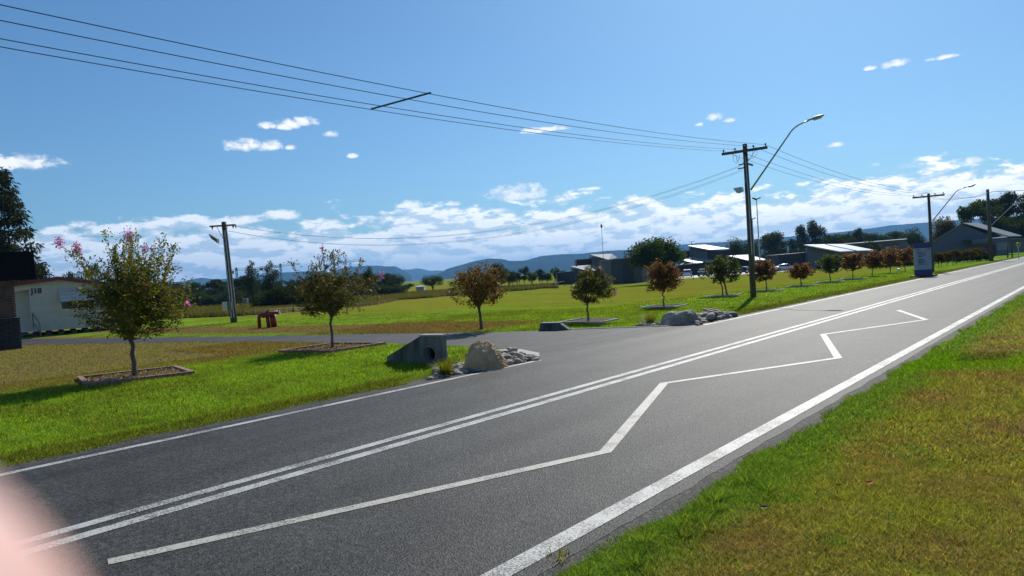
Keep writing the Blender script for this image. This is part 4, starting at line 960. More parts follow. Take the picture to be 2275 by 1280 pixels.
for k in range(4):
    t0, t1 = k/4, (k+1)/4-.02; y0, y1 = -.03-.75*t0, -.03-.75*t1; z0, z1 = az1+(az0-az1)*t0-.012*k, az1+(az0-az1)*t1-.012*k
    MB().hexa([(wl-.08+.02*k, y0, z0-.012), (wr+.08, y0, z0-.012), (wr+.08, y1, z1-.012), (wl-.08+.02*k, y1, z1-.012), (wl-.08+.02*k, y0, z0), (wr+.08, y0, z0), (wr+.08, y1, z1), (wl-.08+.02*k, y1, z1)]).build('awning_slat', MT['awning'], aw)
for x_ in (wl-.02, wr+.02): MB().bar((x_, -.03, wz0+.3), (x_, -.74, az0-.03), .025, .025).build('awning_stay', MT['steel'], aw)
for x_ in np.linspace(.3, Wd-.3, 8):
    for y_ in (.3, 2.8, 6.1): bx('stump', (x_-.14, y_-.14, -.6), (x_+.14, y_+.14, fl_z-.16), 'brick_d' if y_ > 1 else 'wood')
MB().tube([(wl+1.8, .2, fl_z-.15), (wl+2.0, .15, .12), (wl+2.6, .12, .06), (wl+3.1, .15, fl_z-.16)], .035, 8).build('waste_pipe', MT['wood_l'], ht)
def text_obj(body, size, parent, loc, rot, m_, ext=.012, name='lettering', offset=.012):
    cu = bpy.data.curves.new('t', 'FONT'); cu.body = body; cu.size = size; cu.extrude = ext; cu.offset = offset
    o = bpy.data.objects.new('t', cu); COL.objects.link(o); bpy.context.view_layer.update()
    dg = bpy.context.evaluated_depsgraph_get(); me = bpy.data.meshes.new_from_object(o.evaluated_get(dg)); bpy.data.objects.remove(o)
    me.materials.clear(); ob = link(name, me, m_, parent, loc=loc); ob.rotation_euler = rot; return ob
jx = on_line(76)-xl; jz = top_h(P_(jx), 652.5); jh = top_h(P_(jx), 641)-jz
text_obj('J18', jh*1.42, ht, (jx, .004, jz), (R(90), 0, 0), MT['letter'], .01, offset=.008)
sx0, sx1 = on_line(76)-xl, on_line(91)-xl   # steps and hand rail
for k in range(3): bx('step', (.2, -.35-.28*k, fl_z-.2-.17*k), (pw, -.05-.28*k, fl_z-.15-.17*k), 'wood_l')
rl = [(sx0, -.1, fl_z+.05), (sx0, -.1, fl_z+.95), (sx1, -1.0, fl_z+.38), (sx1, -1.0, -.05)]
MB().tube(rl, .03, 8).build('hand_rail', MT['wood_l'], ht); MB().tube([(sx0, -.1, fl_z+.42), (sx1, -1.0, fl_z-.12)], .025, 8).build('hand_rail', MT['wood_l'], ht)

# ------------------------------------------------------------------ brick pier with dark panel at the left edge
G1 = gpix(42, 775); D1 = depth(G1); pl = -rv
scp = D1/FPX
pe = empty('brick_pier', G1, math.atan2(G1.y, G1.x)-math.pi/2+.04, label='brown and charcoal brick pier at the left edge carrying a black panel', cat='pier')
hmid = top_h(G1, 705); htop = top_h(G1, 623); WP = 4.0
MB().box((-WP/2-.06, .35, htop/2), (WP-.03, .66, htop)).build('mortar_core', MT['mortar'], pe)
cz = (htop-hmid)/15
def courses(z0, z1, n, bl, x1, y0, m_, name='brick'):
    ch = (z1-z0)/n
    for k in range(n):
        off = (bl/2)*(k % 2); x_ = x1
        first = bl/2 if k % 2 else bl
        while x_ > -1.75:
            l = first; first = bl
            MB().box((x_-l/2, y0, z0+ch*(k+.5)), (l-.02, .10, ch-.019)).build(name, MT[m_], pe); x_ -= l
        MB().box((x1-.055+.003, .35+y0+.05, z0+ch*(k+.5)), (.10, .70, ch-.019)).build(name, MT[m_], pe)
courses(hmid, htop, 15, .33, 0, -.01, 'brick')
MB().box((-WP/2+.02, .30, hmid/2-.05), (WP+.06, .75, hmid+.05)).build('plinth_core', MT['brick_d'], pe)
courses(0, hmid-.005, 12, .42, .11, -.12, 'brick_d')
MB().box((-WP/2+.35, .3, top_h(G1, 591.5)), (WP+.75, 1.1, (62)*scp)).build('black_panel', MT['panel'], pe)
MB().box((-.05, .1, htop+.03), (.25, .5, .06)).build('bracket', MT['wood_l'], pe)

# ------------------------------------------------------------------ wire paddock fence
fp = [(330, 712.5), (398, 709), (476, 706), (539, 703), (597, 698.5), (653, 694.5), (690, 692), (720, 690), (800, 683), (838, 678), (885, 668), (924, 665.5), (961, 662.5), (996, 659), (1027, 657), (1060, 654.5), (1100, 651), (1136, 648.5), (1160, 647), (1184, 645), (1208, 642)]
fe = empty('paddock_fence', gpix(597, 698.5), label='post and wire paddock fence between the mown lawn and the tall dry grass', cat='fence')
f0 = gpix(597, 698.5); FP = [gpix(*q) for q in fp]; FP.append(gpix(1231, 640))
fh = lambda p: 1.15
pm = MB().tube([(0, 0, -.1), (0, 0, 1.1)], .035, 5).mesh('post'); pm.materials.append(MT['wood'])
for p in FP[:-1]: o = link('post', pm, None, fe, loc=p-f0); o.scale = (1, 1, top_h(p, proj(p)[1]-17.5*40/max(25, depth(p)))/1.15)
for zf in (.3, .55, .8, .95):
    MB().tube([p-f0+Vector((0, 0, zf*top_h(p, proj(p)[1]-17.5*40/max(25, depth(p))))) for p in FP], .004, 4, False).build('fence_wire', MT['wire'], fe)
MB().tube([FP[-1]-f0-Vector((0, 0, .1)), FP[-1]-f0+Vector((0, 0, top_h(FP[-1], 628)))], .14, 10).build('strainer_post', MT['wood_l'], fe)
MB().bar(FP[-1]-f0+Vector((0, 0, top_h(FP[-1], 632))), gpix(1219, 640.5)-f0+Vector((0, 0, .05)), .10, .10).build('brace_post', MT['wood_l'], fe)
fe2 = empty('garden_fence', gpix(1240, 639), label='short run of star pickets between the strainer post and the small dark brick building', cat='fence')
g0 = gpix(1240, 639); 
for q in ((1240, 639), (1255, 637)): P = gpix(*q); MB().tube([P-g0, P-g0+Vector((0, 0, 1.15))], .05, 5).build('post', MT['wood'], fe2)
MB().tube([FP[-1]-g0+Vector((0, 0, .9)), gpix(1255, 637)-g0+Vector((0, 0, .9))], .012, 4).build('fence_wire', MT['steel'], fe2)
# second fence further back
F2 = [gpix(x_, y_) for x_, y_ in ((1080, 641), (1105, 640), (1130, 639.5), (1155, 638), (1180, 637), (1205, 635), (1232, 633))]
fe3 = empty('paddock_fence', F2[0], label='farther paddock fence running toward the small dark brick building', cat='fence')
for p in F2: o = link('post', pm, None, fe3, loc=p-F2[0]); o.scale = (1.4, 1.4, 1)
for zf in (.5, 1.0): MB().tube([p-F2[0]+Vector((0, 0, zf)) for p in F2], .012, 4, False).build('fence_wire', MT['steel'], fe3)
# tall dry grass behind the fence
def tallgrass(n):
    pts = []
    FX = np.array([[p.x, p.y] for p in FP]); 
    while len(pts) < n:
        px = RNG.uniform(-60, 1240); t = RNG.random()**1.5
        y0 = np.interp(px, [q[0] for q in fp], [q[1] for q in fp])-1.2
        y1 = {0: 0}.get(1, 0) or np.interp(px, [0, 400, 700, 900, 1000, 1240], [676, 672, 668, 652, 645, 632])
        if y0 <= y1+.5: continue
        p = gpix(px, y0+(y1-y0)*t); pts.append((p.x, p.y, p.z, depth(p)))
    q = np.array(pts); n = len(q); h = RNG.uniform(.25, .62, n); wv = (.02+.0011*q[:, 3])*RNG.uniform(.6, 1.3, n)
    th = RNG.normal(math.atan2(rv.y, rv.x), .5, n); base = q[:, :3]; s = np.stack([np.cos(th), np.sin(th), 0*th], 1)*(wv/2)[:, None]
    tip = base+np.stack([RNG.normal(0, .12, n), RNG.normal(0, .12, n), h], 1); V = np.empty((n, 3, 3)); V[:, 0] = base-s; V[:, 1] = base+s; V[:, 2] = tip
    pal = np.array([(.155, .135, .050), (.115, .115, .030), (.19, .17, .075), (.085, .10, .022)]); 
    cn = np.array([noise.noise(Vector((a*.09, b*.09, 0))) for a, b in q[:, :2]]); idx = np.clip(((cn+.5)*4+RNG.normal(0, .8, n)), 0, 3).astype(int)
    return fast_mesh('tall_grass', V.reshape(-1, 3), 3, pal[idx]*RNG.uniform(.7, 1.2, n)[:, None])
tag(link('tall_grass', tallgrass(60000), MT['farleaf']), 'tall dry seeding grass in the paddock behind the wire fence', 'grass', kind='stuff')

# ------------------------------------------------------------------ background buildings
def prismw(name, base, tops, m_, par, off):
    """upright wall panel from ground points to heights, with thickness vector"""
    o0 = par.location
    return MB().prism([b-o0 for b in base]+[t-o0 for t in tops[::-1]], off).build(name, MT[m_], par)
def block(name, pL, pR, yL, yR, back, m_, par, roof=None):
    """box whose front runs pL-pR on the ground, top rows yL,yR in the picture, going back metres"""
    hL, hR = top_h(pL, yL), top_h(pR, yR); d = Vector((CF.x, CF.y, 0)).normalized()*back; o0 = par.location
    b = [pL, pR, pR+d, pL+d]; t = [pL+Vector((0, 0, hL)), pR+Vector((0, 0, hR)), pR+d+Vector((0, 0, hR)), pL+d+Vector((0, 0, hL))]
    return MB().hexa([q-o0-Vector((0, 0, .5)) for q in b]+[q-o0 for q in t]).build(name, MT[m_], par)
def slab(name, pix, Ds, m_, par, th=.14):
    P = [wpix(x_, y_, D)-par.location for (x_, y_), D in zip(pix, Ds)]
    return MB().prism(P, (0, 0, -th)).build(name, MT[m_], par)
# A: dark complex with curved wall
DA = depth(gpix(1340, 630)); 
ba = empty('brick_building', gpix(1240, 633), label='small dark brick outbuilding with grey skillion roof beside the fence end', cat='building')
dA = depth(gpix(1240, 633))
block('wall', gpix(1239, 632.5), gpix(1278, 631.5), 606, 602, 4, 'charcoal', ba)
block('grey_wall', col_at(1280, dA+1), col_at(1300, dA+1), 610, 610, 3, 'slate', ba)
block('gable_wall', col_at(1274, dA+4), col_at(1306, dA+4), 596, 602, 5, 'slate', ba); block('rear_wall', col_at(1300, dA+4.5), col_at(1334, dA+4.5), 603, 603, 5, 'charcoal', ba)
slab('roof', [(1267, 591.5), (1306, 602), (1334, 600), (1314, 588.5)], [dA+2.5, dA+2.5, dA+14, dA+14], 'zinc_m', ba, .18)
MB().tube([wpix(1281, 593, dA+5)-ba.location, wpix(1280, 587, dA+5)-ba.location], .12, 6).build('flue', MT['dark'], ba)
bb = empty('brick_building', col_at(1300, dA+16), label='upper dark building with pale skillion roof left of the curved dark wall', cat='building')
block('wall', col_at(1284, dA+16), col_at(1340, dA+16), 577, 573, 5, 'charcoal', bb)
block('gable_wall', col_at(1318, dA+15), col_at(1352, dA+15), 570, 577, 6, 'slate', bb)
slab('roof', [(1310, 565.5), (1352, 577), (1372, 573), (1360, 564)], [dA+13, dA+13, dA+26, dA+26], 'zinc_m', bb, .2)
bc = empty('curved_building', gpix(1390, 630), label='low charcoal clad building with a long curved wall behind the small green street tree', cat='building')
o0 = bc.location; front = [(1333, 629, 583), (1338, 630.5, 580), (1360, 631, 577.5), (1385, 630.5, 575.5), (1410, 629, 573.5), (1428, 627.5, 572), (1438, 626, 571), (1443, 624, 572)]
FPp = [gpix(a, b) for a, b, c in front]; TP = [p+Vector((0, 0, top_h(p, c))) for p, (a, b, c) in zip(FPp, front)]
d = Vector((CF.x, CF.y, 0)).normalized()*9
vs = [p-o0-Vector((0, 0, .4)) for p in FPp]+[t-o0 for t in TP]+[t+d-o0 for t in TP]; n = len(FPp)
o = MB().add(vs, [(i, i+1, n+i+1, n+i) for i in range(n-1)]+[(n+i, n+i+1, 2*n+i+1, 2*n+i) for i in range(n-1)]).build('wall', MT['charcoal'], bc, smooth=False)
MB().tube([t-o0+Vector((0, 0, .03)) for t in TP], .09, 5).build('roof_edge', MT['zinc_m'], bc)
block('side_wall', gpix(1443, 624), gpix(1502, 614), 572.5, 570, 9, 'charcoal', bc)
MB().bar(gpix(1443, 624)-o0+Vector((0, 0, top_h(gpix(1443, 624), 572))), gpix(1502, 614)-o0+Vector((0, 0, top_h(gpix(1502, 614), 569.5))), .3, .12).build('roof_edge', MT['zinc_m'], bc)
# B: zinc roofed group with brick base
dB = depth(gpix(1560, 612))+9
bd = empty('zinc_roof_building', col_at(1570, dB), label='brick building with two stepped zinc skillion roofs behind the parked cars', cat='building')
block('brick_wall', col_at(1508, dB), col_at(1620, dB), 590, 586, 6, 'redbrick', bd)
block('upper_wall', col_at(1526, dB+8), col_at(1622, dB+8), 557, 556, 6, 'charcoal', bd)
block('gable_wall', col_at(1536, dB+7.5), col_at(1574, dB+7.5), 549, 555, 1, 'slate', bd)
slab('roof', [(1528, 545.5), (1575, 554.5), (1621, 552.5), (1567, 544)], [dB+5, dB+5, dB+17, dB+17], 'zinc', bd, .2)
slab('lower_roof', [(1516, 578), (1545, 584.5), (1600, 580), (1540, 571)], [dB-2, dB-2, dB+7.5, dB+7.5], 'zinc', bd, .15)
slab('eave_roof', [(1507, 589), (1545, 585.2), (1547, 582.5), (1520, 584)], [dB-3, dB-3, dB-.5, dB-.5], 'zinc_m', bd, .15)
for (x_, y_) in ((1528, 575), (1540, 578)): MB().tube([wpix(x_, y_+5, dB+2)-bd.location, wpix(x_, y_, dB+2)-bd.location], .10, 6).build('roof_vent', MT['dark'], bd)
be = empty('zinc_roof_building', col_at(1660, dB+4), label='low dark building with bright tapering roof either side of the tall power pole', cat='building')
block('wall', col_at(1620, dB+6), col_at(1725, dB+6), 573, 580, 6, 'charcoal', be)
slab('roof', [(1616, 568), (1663, 578.5), (1706, 577), (1662, 566)], [dB+1, dB+1, dB+12, dB+12], 'zinc', be, .15)
slab('lower_roof', [(1697, 580), (1703, 584.5), (1723, 583.5), (1712, 579)], [dB, dB, dB+5, dB+5], 'zinc', be, .12)
# C: big bright roof
dC = depth(gpix(1800, 600))+12
bf = empty('skillion_building', col_at(1860, dC), label='wide dark brick building under the brightest white skillion roof', cat='building')
block('brick_wall', col_at(1731, dC+1), col_at(1800, dC+1), 566, 560, 8, 'charcoal', bf); block('wall', col_at(1796, dC), col_at(1945, dC), 571, 560, 8, 'charcoal', bf)
block('gable_wall', col_at(1796, dC-.5), col_at(1868, dC-.5), 550, 559, 1.2, 'slate', bf)
slab('roof', [(1786, 543.5), (1866, 558.5), (1903, 557), (1833, 542.5)], [dC-2.5, dC-2.5, dC+6, dC+6], 'zinc', bf, .22)
slab('roof', [(1834, 542.4), (1904, 556.6), (1944, 555.5), (1873, 542)], [dC+5, dC+5, dC+15, dC+15], 'zinc', bf, .22)
bx_ = [col_at(1866, dC-1), col_at(1945, dC-1)]
block('fascia_wall', col_at(1869, dC-.3), col_at(1945, dC-.3), 560, 557, 1, 'slate', bf)
dG = dC+40
bg = empty('long_grey_building', col_at(1960, dG), label='long low blue grey building with square windows behind the bright roof', cat='building')
block('wall', col_at(1875, dG), col_at(2012, dG), 543, 533, 8, 'slate', bg)
o0 = bg.location; a0 = col_at(2012, dG); b1 = col_at(2024, dG)
MB().prism([a0-o0, b1-o0, b1-o0+Vector((0, 0, top_h(b1, 546))), a0-o0+Vector((0, 0, top_h(a0, 532)))], d*.8).build('end_wall', MT['zinc_m'], bg)
slab('roof', [(1873, 542.5), (2012, 531.5), (2016, 530), (1878, 541)], [dG-1, dG-1, dG+8, dG+8], 'zinc_m', bg, .25)
for x_ in (1912, 1928, 1938, 1956, 1975, 1993):
    P = col_at(x_, dG-.15); zt, zb = top_h(P, 545-(x_-1912)*.05), top_h(P, 552-(x_-1912)*.05)
    wv = MB().box(P-o0+Vector((0, 0, (zt+zb)/2)), (1.1 if x_ != 1956 else .9, .1, zt-zb), rz=math.atan2(rv.y, rv.x)).build('window', MT['glass'], bg)
    MB().box(P-o0+Vector((0, 0, zb-.05))-Vector((CF.x, CF.y, 0))*.06, (1.2, .1, .08), rz=math.atan2(rv.y, rv.x)).build('window_sill', MT['white'], wv)
# D: gabled house
dD = depth(gpix(2080, 584))+12
bh = empty('gabled_house', col_at(2150, dD), label='blue grey boarded house with a wide gable and a low verandah at the right', cat='house')
o0 = bh.location; dd = Vector((CF.x, CF.y, 0)).normalized()
cols = [(2072, 538), (2140, 497.5), (2213, 528)]
bs = [col_at(x_, dD) for x_, y_ in cols]; ts = [b+Vector((0, 0, top_h(b, y_))) for b, (x_, y_) in zip(bs, cols)]
da = Vector((math.sin(R(8)), math.cos(R(8)), 0))
MB().prism([bs[0]-o0, bs[2]-o0, ts[2]-o0, ts[1]-o0, ts[0]-o0], da*8).build('wall', MT['slate_d'], bh)
def roofp(name, a, b, m_, th=.16): MB().prism([a-o0-dd*.4, b-o0-dd*.4, b-o0-dd*.4+Vector((0, 0, th)), a-o0-dd*.4+Vector((0, 0, th))], da*8.6).build(name, MT[m_], bh)
roofp('roof', ts[0]-rv*.4-Vector((0, 0, .2)), ts[1], 'zinc_m'); 
r2 = col_at(2240, dD)+Vector((0, 0, top_h(col_at(2240, dD), 527)))
roofp('roof', ts[1], r2, 'zinc_m')
for k in range(14):        # boards on the gable
    z_ = .35+.38*k; 
    if z_ > (ts[1].z-bs[1].z)-.5: break
    def xat(z): 
        hl, hm, hr_ = ts[0].z-bs[0].z, ts[1].z-bs[1].z, ts[2].z-bs[2].z
        l = 0 if z < hl else (z-hl)/(hm-hl)*.48; r = 1 if z < hr_ else 1-(z-hr_)/(hm-hr_)*.52; return l, r
    l, r = xat(z_+.36); A_ = bs[0].lerp(bs[2], l)+Vector((0, 0, z_)); B_ = bs[0].lerp(bs[2], r)+Vector((0, 0, z_))
    MB().prism([A_-o0-dd*.05, B_-o0-dd*.05, B_-o0-dd*.02+Vector((0, 0, .36)), A_-o0-dd*.02+Vector((0, 0, .36))], dd*.02).build('weatherboard', MT['slate_d'], bh)
vr = [(2160, 534), (2240, 527), (2241, 538), (2160, 542)]
vb = empty('verandah', (0, 0, 0)); vb.parent = bh
P = [wpix(x_, y_, dD-2.6)-o0 for x_, y_ in vr]; MB().prism(P, dd*.15).build('verandah_fascia', MT['slate_d'], vb)
slab_ = MB().prism([P[0]+Vector((0, 0, .05)), P[1]+Vector((0, 0, .05)), P[1]+dd*2.5+Vector((0, 0, .2)), P[0]+dd*2.5+Vector((0, 0, .2))], (0, 0, -.05)).build('verandah_roof', MT['zinc_m'], vb)
for x_ in (2216, 2240):
    q = col_at(x_, dD-2.6); MB().box(q-o0+Vector((0, 0, top_h(q, 538)/2)), (.16, .16, top_h(q, 538))).build('verandah_post', MT['slate'], vb)
q0_, q1_ = col_at(2217, dD-2.5), col_at(2238, dD-2.5); block('dado_wall', q0_, q1_, 556, 555, .1, 'slate', bh)
qw = col_at(2091, dD-.06); zt = top_h(qw, 536); zb = top_h(qw, 541); wv = MB().box(qw-o0+Vector((0, 0, (zt+zb)/2)), (.3, .06, zt-zb), rz=math.atan2(rv.y, rv.x)).build('window', MT['glass'], bh)
MB().box(qw-o0+Vector((0, 0, zt+.04))-dd*.05, (.42, .08, .06), rz=math.atan2(rv.y, rv.x)).build('window_frame', MT['slate'], wv)
block('dark_doorway', col_at(2196, dD-.1), col_at(2214, dD-.1), 545, 544, .08, 'charcoal', bh)
# shed roofs behind to the far right
bi = empty('shed', col_at(2255, dD+25), label='low pale roofed shed behind the yellow crossing sign at the right edge', cat='shed')
block('wall', col_at(2225, dD+25), col_at(2300, dD+25), 531, 529, 6, 'slate', bi); slab('roof', [(2222, 531), (2302, 528.5), (2300, 526), (2226, 528)], [dD+24, dD+24, dD+32, dD+32], 'zinc_m', bi, .2)
# small hut glimpsed in the far paddock
P = col_at(545, 150); bj = empty('shed', P, label='tiny white box shaped shed far away in the left paddock', cat='shed')
block('wall', col_at(541, 140), col_at(549, 140), 664.5, 664, 2, 'white', bj); block('roof', col_at(540, 139.8), col_at(550, 139.8), 663.6, 663.4, 2.4, 'zinc_m', bj)
bk = empty('shed', col_at(933, 170), label='small pale shed glimpsed between the trees in the middle distance', cat='shed')
block('wall', col_at(925, 170), col_at(942, 170), 637, 636, 4, 'zinc', bk); slab('roof', [(923, 637.5), (944, 636.3), (940, 634.5), (927, 635.5)], [169, 169, 175, 175], 'zinc', bk, .2)

# ------------------------------------------------------------------ totem sign
Sa, Sb = gpix(2036, 615), gpix(2075, 609); sx = Vector((Sb.x-Sa.x, Sb.y-Sa.y, 0)); 
# keep the panel square to the viewer-ish direction of its base line
Sb2 = wpix(2075, 608, depth(Sa)+.1); sw = 38/FPX*depth(Sa); srz = math.atan2(rv.y, rv.x)+.10
sg = empty('totem_sign', Sa, srz, label='tall blue and white directory sign standing on the road verge', cat='sign'); hS = top_h(Sa, 544)+.06
MB().box((sw*.5, .08, .03), (sw+.5, .5, .10)).build('footing', MT['dark'], sg)
MB().box((sw/2, .10, hS/2+.03), (sw, .20, hS)).build('panel', MT['signw'], sg)
MB().box((sw/2, .10, hS-.13), (sw+.012, .215, .36)).build('top_band', MT['blue'], sg); MB().box((sw/2, .10, .26), (sw+.012, .215, .36)).build('bottom_band', MT['blue'], sg)
MB().box((sw+.012, .10, hS/2+.03), (.02, .205, hS-.02)).build('side_trim', MT['dark'], sg)
yf = -.010
def chars(name, x_, z_, l, h, seed):    # a row of small letter-like strokes, illegible at this distance as in the photo
    rr = random.Random(seed); m = MB(); c = x_
    while c < x_+l:
        w_ = rr.uniform(.012, .024); m.box((c+w_/2, yf, z_+(0 if rr.random() < .7 else h*.12)), (w_, .006, h*rr.uniform(.6, 1))); c += w_+rr.uniform(.008, .012)*(2.4 if rr.random() < .15 else 1)
    m.build(name, MT['ink'], sg)
rows = [(.52, .16, .60), (.49, .16, .62), (.455, .10, .50), (.42, .16, .44), (.36, .16, .50), (.33, .16, .38), (.28, .16, .42), (.25, .16, .30), (.20, .16, .55)]
zs = [.815, .68, .655, .60, .55, .525, .42, .395, .345, .32, .27]
chars('text_line', sw*.17, hS*.80, sw*.16, .09, 1); chars('text_line', sw*.75, hS*.81, sw*.18, .09, 2)
for k, z_ in enumerate((.73, .705, .66, .615, .59, .52, .495, .45, .43, .40, .36)):
    chars('text_line', sw*.17, hS*z_, sw*[.58, .35, .52, .50, .22, .52, .3, .42, .40, .25, .55][k], .045, 10+k)
for k, z_ in enumerate((.73, .66, .60, .52, .43)): chars('text_line', sw*.84, hS*z_, sw*.10, .035, 40+k)
for (x_, z_) in ((.09, .80), (.66, .81), (.09, .73), (.09, .52)):
    c = Vector((sw*x_, yf, hS*z_)); s = .04; MB().prism([c+Vector((-s, 0, 0)), c+Vector((s*.2, 0, -s)), c+Vector((s*.2, 0, -s*.4)), c+Vector((s, 0, -s*.4)), c+Vector((s, 0, s*.4)), c+Vector((s*.2, 0, s*.4)), c+Vector((s*.2, 0, s))], (0, .006, 0)).build('arrow', MT['ink'], sg)
chars('heading_line', sw*.15, hS-.26, sw*.6, .025, 77)
# yellow pedestrian crossing sign
Pc = gpix(2264, 575); e = empty('crossing_sign', Pc, math.atan2(rv.y, rv.x), label='round yellow pedestrian crossing sign on a grey post', cat='sign'); hz2 = top_h(Pc, 543.5); sc2 = depth(Pc)/FPX
MB().tube([(0, .05, 0), (0, .05, hz2+.3)], .05, 8).build('post', MT['steel'], e)
MB().prism([(5.2*sc2*math.cos(t), -.02, hz2+5.2*sc2*math.sin(t)) for t in np.linspace(0, 2*math.pi, 24, endpoint=False)], (0, .03, 0)).build('disc', MT['yellow'], e)
m = MB()
for s in (-1, 1): m.bar((0, -.035, hz2+1.9*sc2), (s*2.2*sc2, -.035, hz2-2.2*sc2), .02, 1.3*sc2)
m.build('legs_symbol', MT['ink'], e)
for (px, ty, lab) in ((2239, 548, 'short dark bollard post before the verandah corner'), (2249, 536, 'tall dark post between the verandah and the yellow sign')):
    P = gpix(px, 573); tag(MB().tube([(0, 0, 0), (0, 0, top_h(P, ty)), (0, 0, top_h(P, ty)+.04)], [.09, .08, .03], 8).build('bollard', MT['dark'], None, loc=P), lab, 'post')

# ------------------------------------------------------------------ parked cars
def make_car(name, body_mat, kind='sedan'):
    e = empty(name)
    L_, W2, wb, r_ = 4.5, .89, 1.33, .32
    if kind == 'sedan': prof = [(-2.25, .45), (-2.22, .80), (-1.95, .97), (-1.45, 1.02), (-.85, 1.40), (-.2, 1.46), (.35, 1.42), (1.05, 1.0), (1.9, .86), (2.2, .68), (2.25, .42)]
    elif kind == 'wagon': prof = [(-2.25, .5), (-2.24, .95), (-2.1, 1.1), (-1.85, 1.52), (-.5, 1.60), (.3, 1.56), (1.0, 1.10), (1.9, .98), (2.2, .78), (2.25, .45)]
    else: prof = [(-2.1, .45), (-2.1, .95), (-1.95, 1.1), (-1.5, 1.42), (-.5, 1.5), (.3, 1.45), (1.05, 1.02), (1.8, .88), (2.05, .68), (2.1, .42)]
    x0, x1 = prof[0][0], prof[-1][0]
    low = [(x1, .25)]
    for cx in (wb, -wb):
        low += [(cx+(r_+.06)*math.cos(t), .30+(r_+.06)*math.sin(t)) for t in np.linspace(0, math.pi, 9)]
    low += [(x0, .25)]
    loop = prof+low; m = MB(); n = len(loop)
    def wid(z): return W2*(1 if z < .95 else 1-.30*(z-.95)/.6)
    L1_ = [(x_, -wid(z_), z_) for x_, z_ in loop]; R1_ = [(x_, wid(z_), z_) for x_, z_ in loop]
    m.add(L1_+R1_, [tuple(range(n)), tuple(range(n, 2*n))[::-1]]+[(i, (i+1) % n, n+(i+1) % n, n+i) for i in range(n)])
    b = m.build('body', body_mat, e)
    bv = b.modifiers.new('bevel', 'BEVEL'); bv.width = .05; bv.segments = 2; bv.limit_method = 'ANGLE'
    # glasshouse
    top = [p for p in prof if p[1] > 1.25]; bs_ = [p for p in prof if .94 < p[1] < 1.13]
    xb, xf = bs_[0][0] if kind != 'sedan' else -1.40, bs_[-1][0]-.05
    for s in (-1, 1):
        zt = top[0][1]-.07; y0, y1 = s*(wid(1.0)+.004), s*(wid(zt)+.010)
        xs_ = [xb+.25, top[0][0]+.05, (top[0][0]+top[-1][0])/2, top[-1][0]-.02, xf-.10]
        mid = xs_[2]
        for (qa, qb, ta, tb_) in ((xs_[0], mid-.04, xs_[1]+.05, mid-.04), (mid+.04, xs_[4], mid+.04, xs_[3])):
            P = [(qa, y0, 1.02), (qb, y0, 1.02), (tb_, y1, zt), (ta, y1, zt)]; MB().prism(P, (0, s*.008, 0)).build('side_window', MT['glass'], e)
        for cx in (wb, -wb):
            t_ = MB().tube([(cx, s*(W2-.20), .32), (cx, s*(W2+.01), .32)], r_, 18).build('tyre', MT['rubber'], e)
            MB().tube([(cx, s*(W2-.02), .32), (cx, s*(W2+.018), .32)], r_*.62, 12).build('rim', MT['rim'], t_)
        MB().box((x1-.13, s*.62, .70), (.22, .36, .14)).build('headlight', MT['lampg'], e); MB().box((x0+.05, s*.68, .85), (.12, .28, .16)).build('tail_light', MT['tailr'], e)
        MB().box((xf-.20, s*(W2+.06), 1.02), (.10, .16, .11)).build('wing_mirror', body_mat, e)
    def glasspane(nm, a, b, wz):
        (xa, za), (xb_, zb_) = a, b; nx_, nz_ = (zb_-za), -(xb_-xa); l_ = math.hypot(nx_, nz_); sgn = 1 if nz_ > 0 else -1
        ox, oz = nx_/l_*.012*sgn, nz_/l_*.012*sgn
        P = [(xa+ox, -wid(za)+.10, za+oz), (xa+ox, wid(za)-.10, za+oz), (xb_+ox, wid(zb_)-.08, zb_+oz), (xb_+ox, -wid(zb_)+.08, zb_+oz)]
        MB().prism(P, (ox, 0, oz)).build(nm, MT['glass'], e)
    i1 = max(i for i, p in enumerate(prof) if p[1] > 1.3); a, b_ = prof[i1], prof[i1+1]; lp = lambda t: (a[0]+(b_[0]-a[0])*t, a[1]+(b_[1]-a[1])*t); glasspane('windscreen', lp(.08), lp(.92), 0)
    i0 = min(i for i, p in enumerate(prof) if p[1] > 1.3); a, b_ = prof[i0-1], prof[i0]; glasspane('rear_window', lp(.08), lp(.92), 0)
    MB().box((x1-.01, 0, .55), (.06, 1.0, .16)).build('grille', MT['dark'], e)
    MB().box((x1+.0, 0, .36), (.08, 1.6, .14)).build('bumper', MT['dark'], e)
    return e
silver, whitep, darkb, blueb, grey_ = paint('silver_car_paint', (.50, .52, .55)), paint('white_car_paint', (.72, .73, .74)), paint('dark_blue_car_paint', (.02, .035, .07)), paint('mid_blue_car_paint', (.05, .16, .30)), paint('grey_car_paint', (.12, .13, .14))
cars = [(1527, 617, 'wagon', whitep, 'white wagon parked at the left end of the row by the red tree', 1.35), (1562, 614, 'sedan', darkb, 'dark blue sedan second from the left in the car row', 1.25), (1652, 609, 'sedan', darkb, 'dark blue sedan just left of the tall power pole', 2.2),
        (1745, 603, 'sedan', silver, 'silver sedan nearest in the row right of the tall power pole', -.12), (1766, 596.5, 'sedan', whitep, 'white car second in the row right of the tall power pole', -.15), (1782, 593, 'hatch', grey_, 'dark grey hatchback third in the row right of the tall power pole', -.15),
        (1795, 590.5, 'wagon', silver, 'silver wagon fourth in the row, roof showing over the low red tree', -.15), (1812, 587.5, 'hatch', blueb, 'blue hatchback at the far right of the car row beside the green tree', -.15), (1598, 612, 'hatch', silver, 'silver hatchback behind the staked dark green tree', 1.2)]
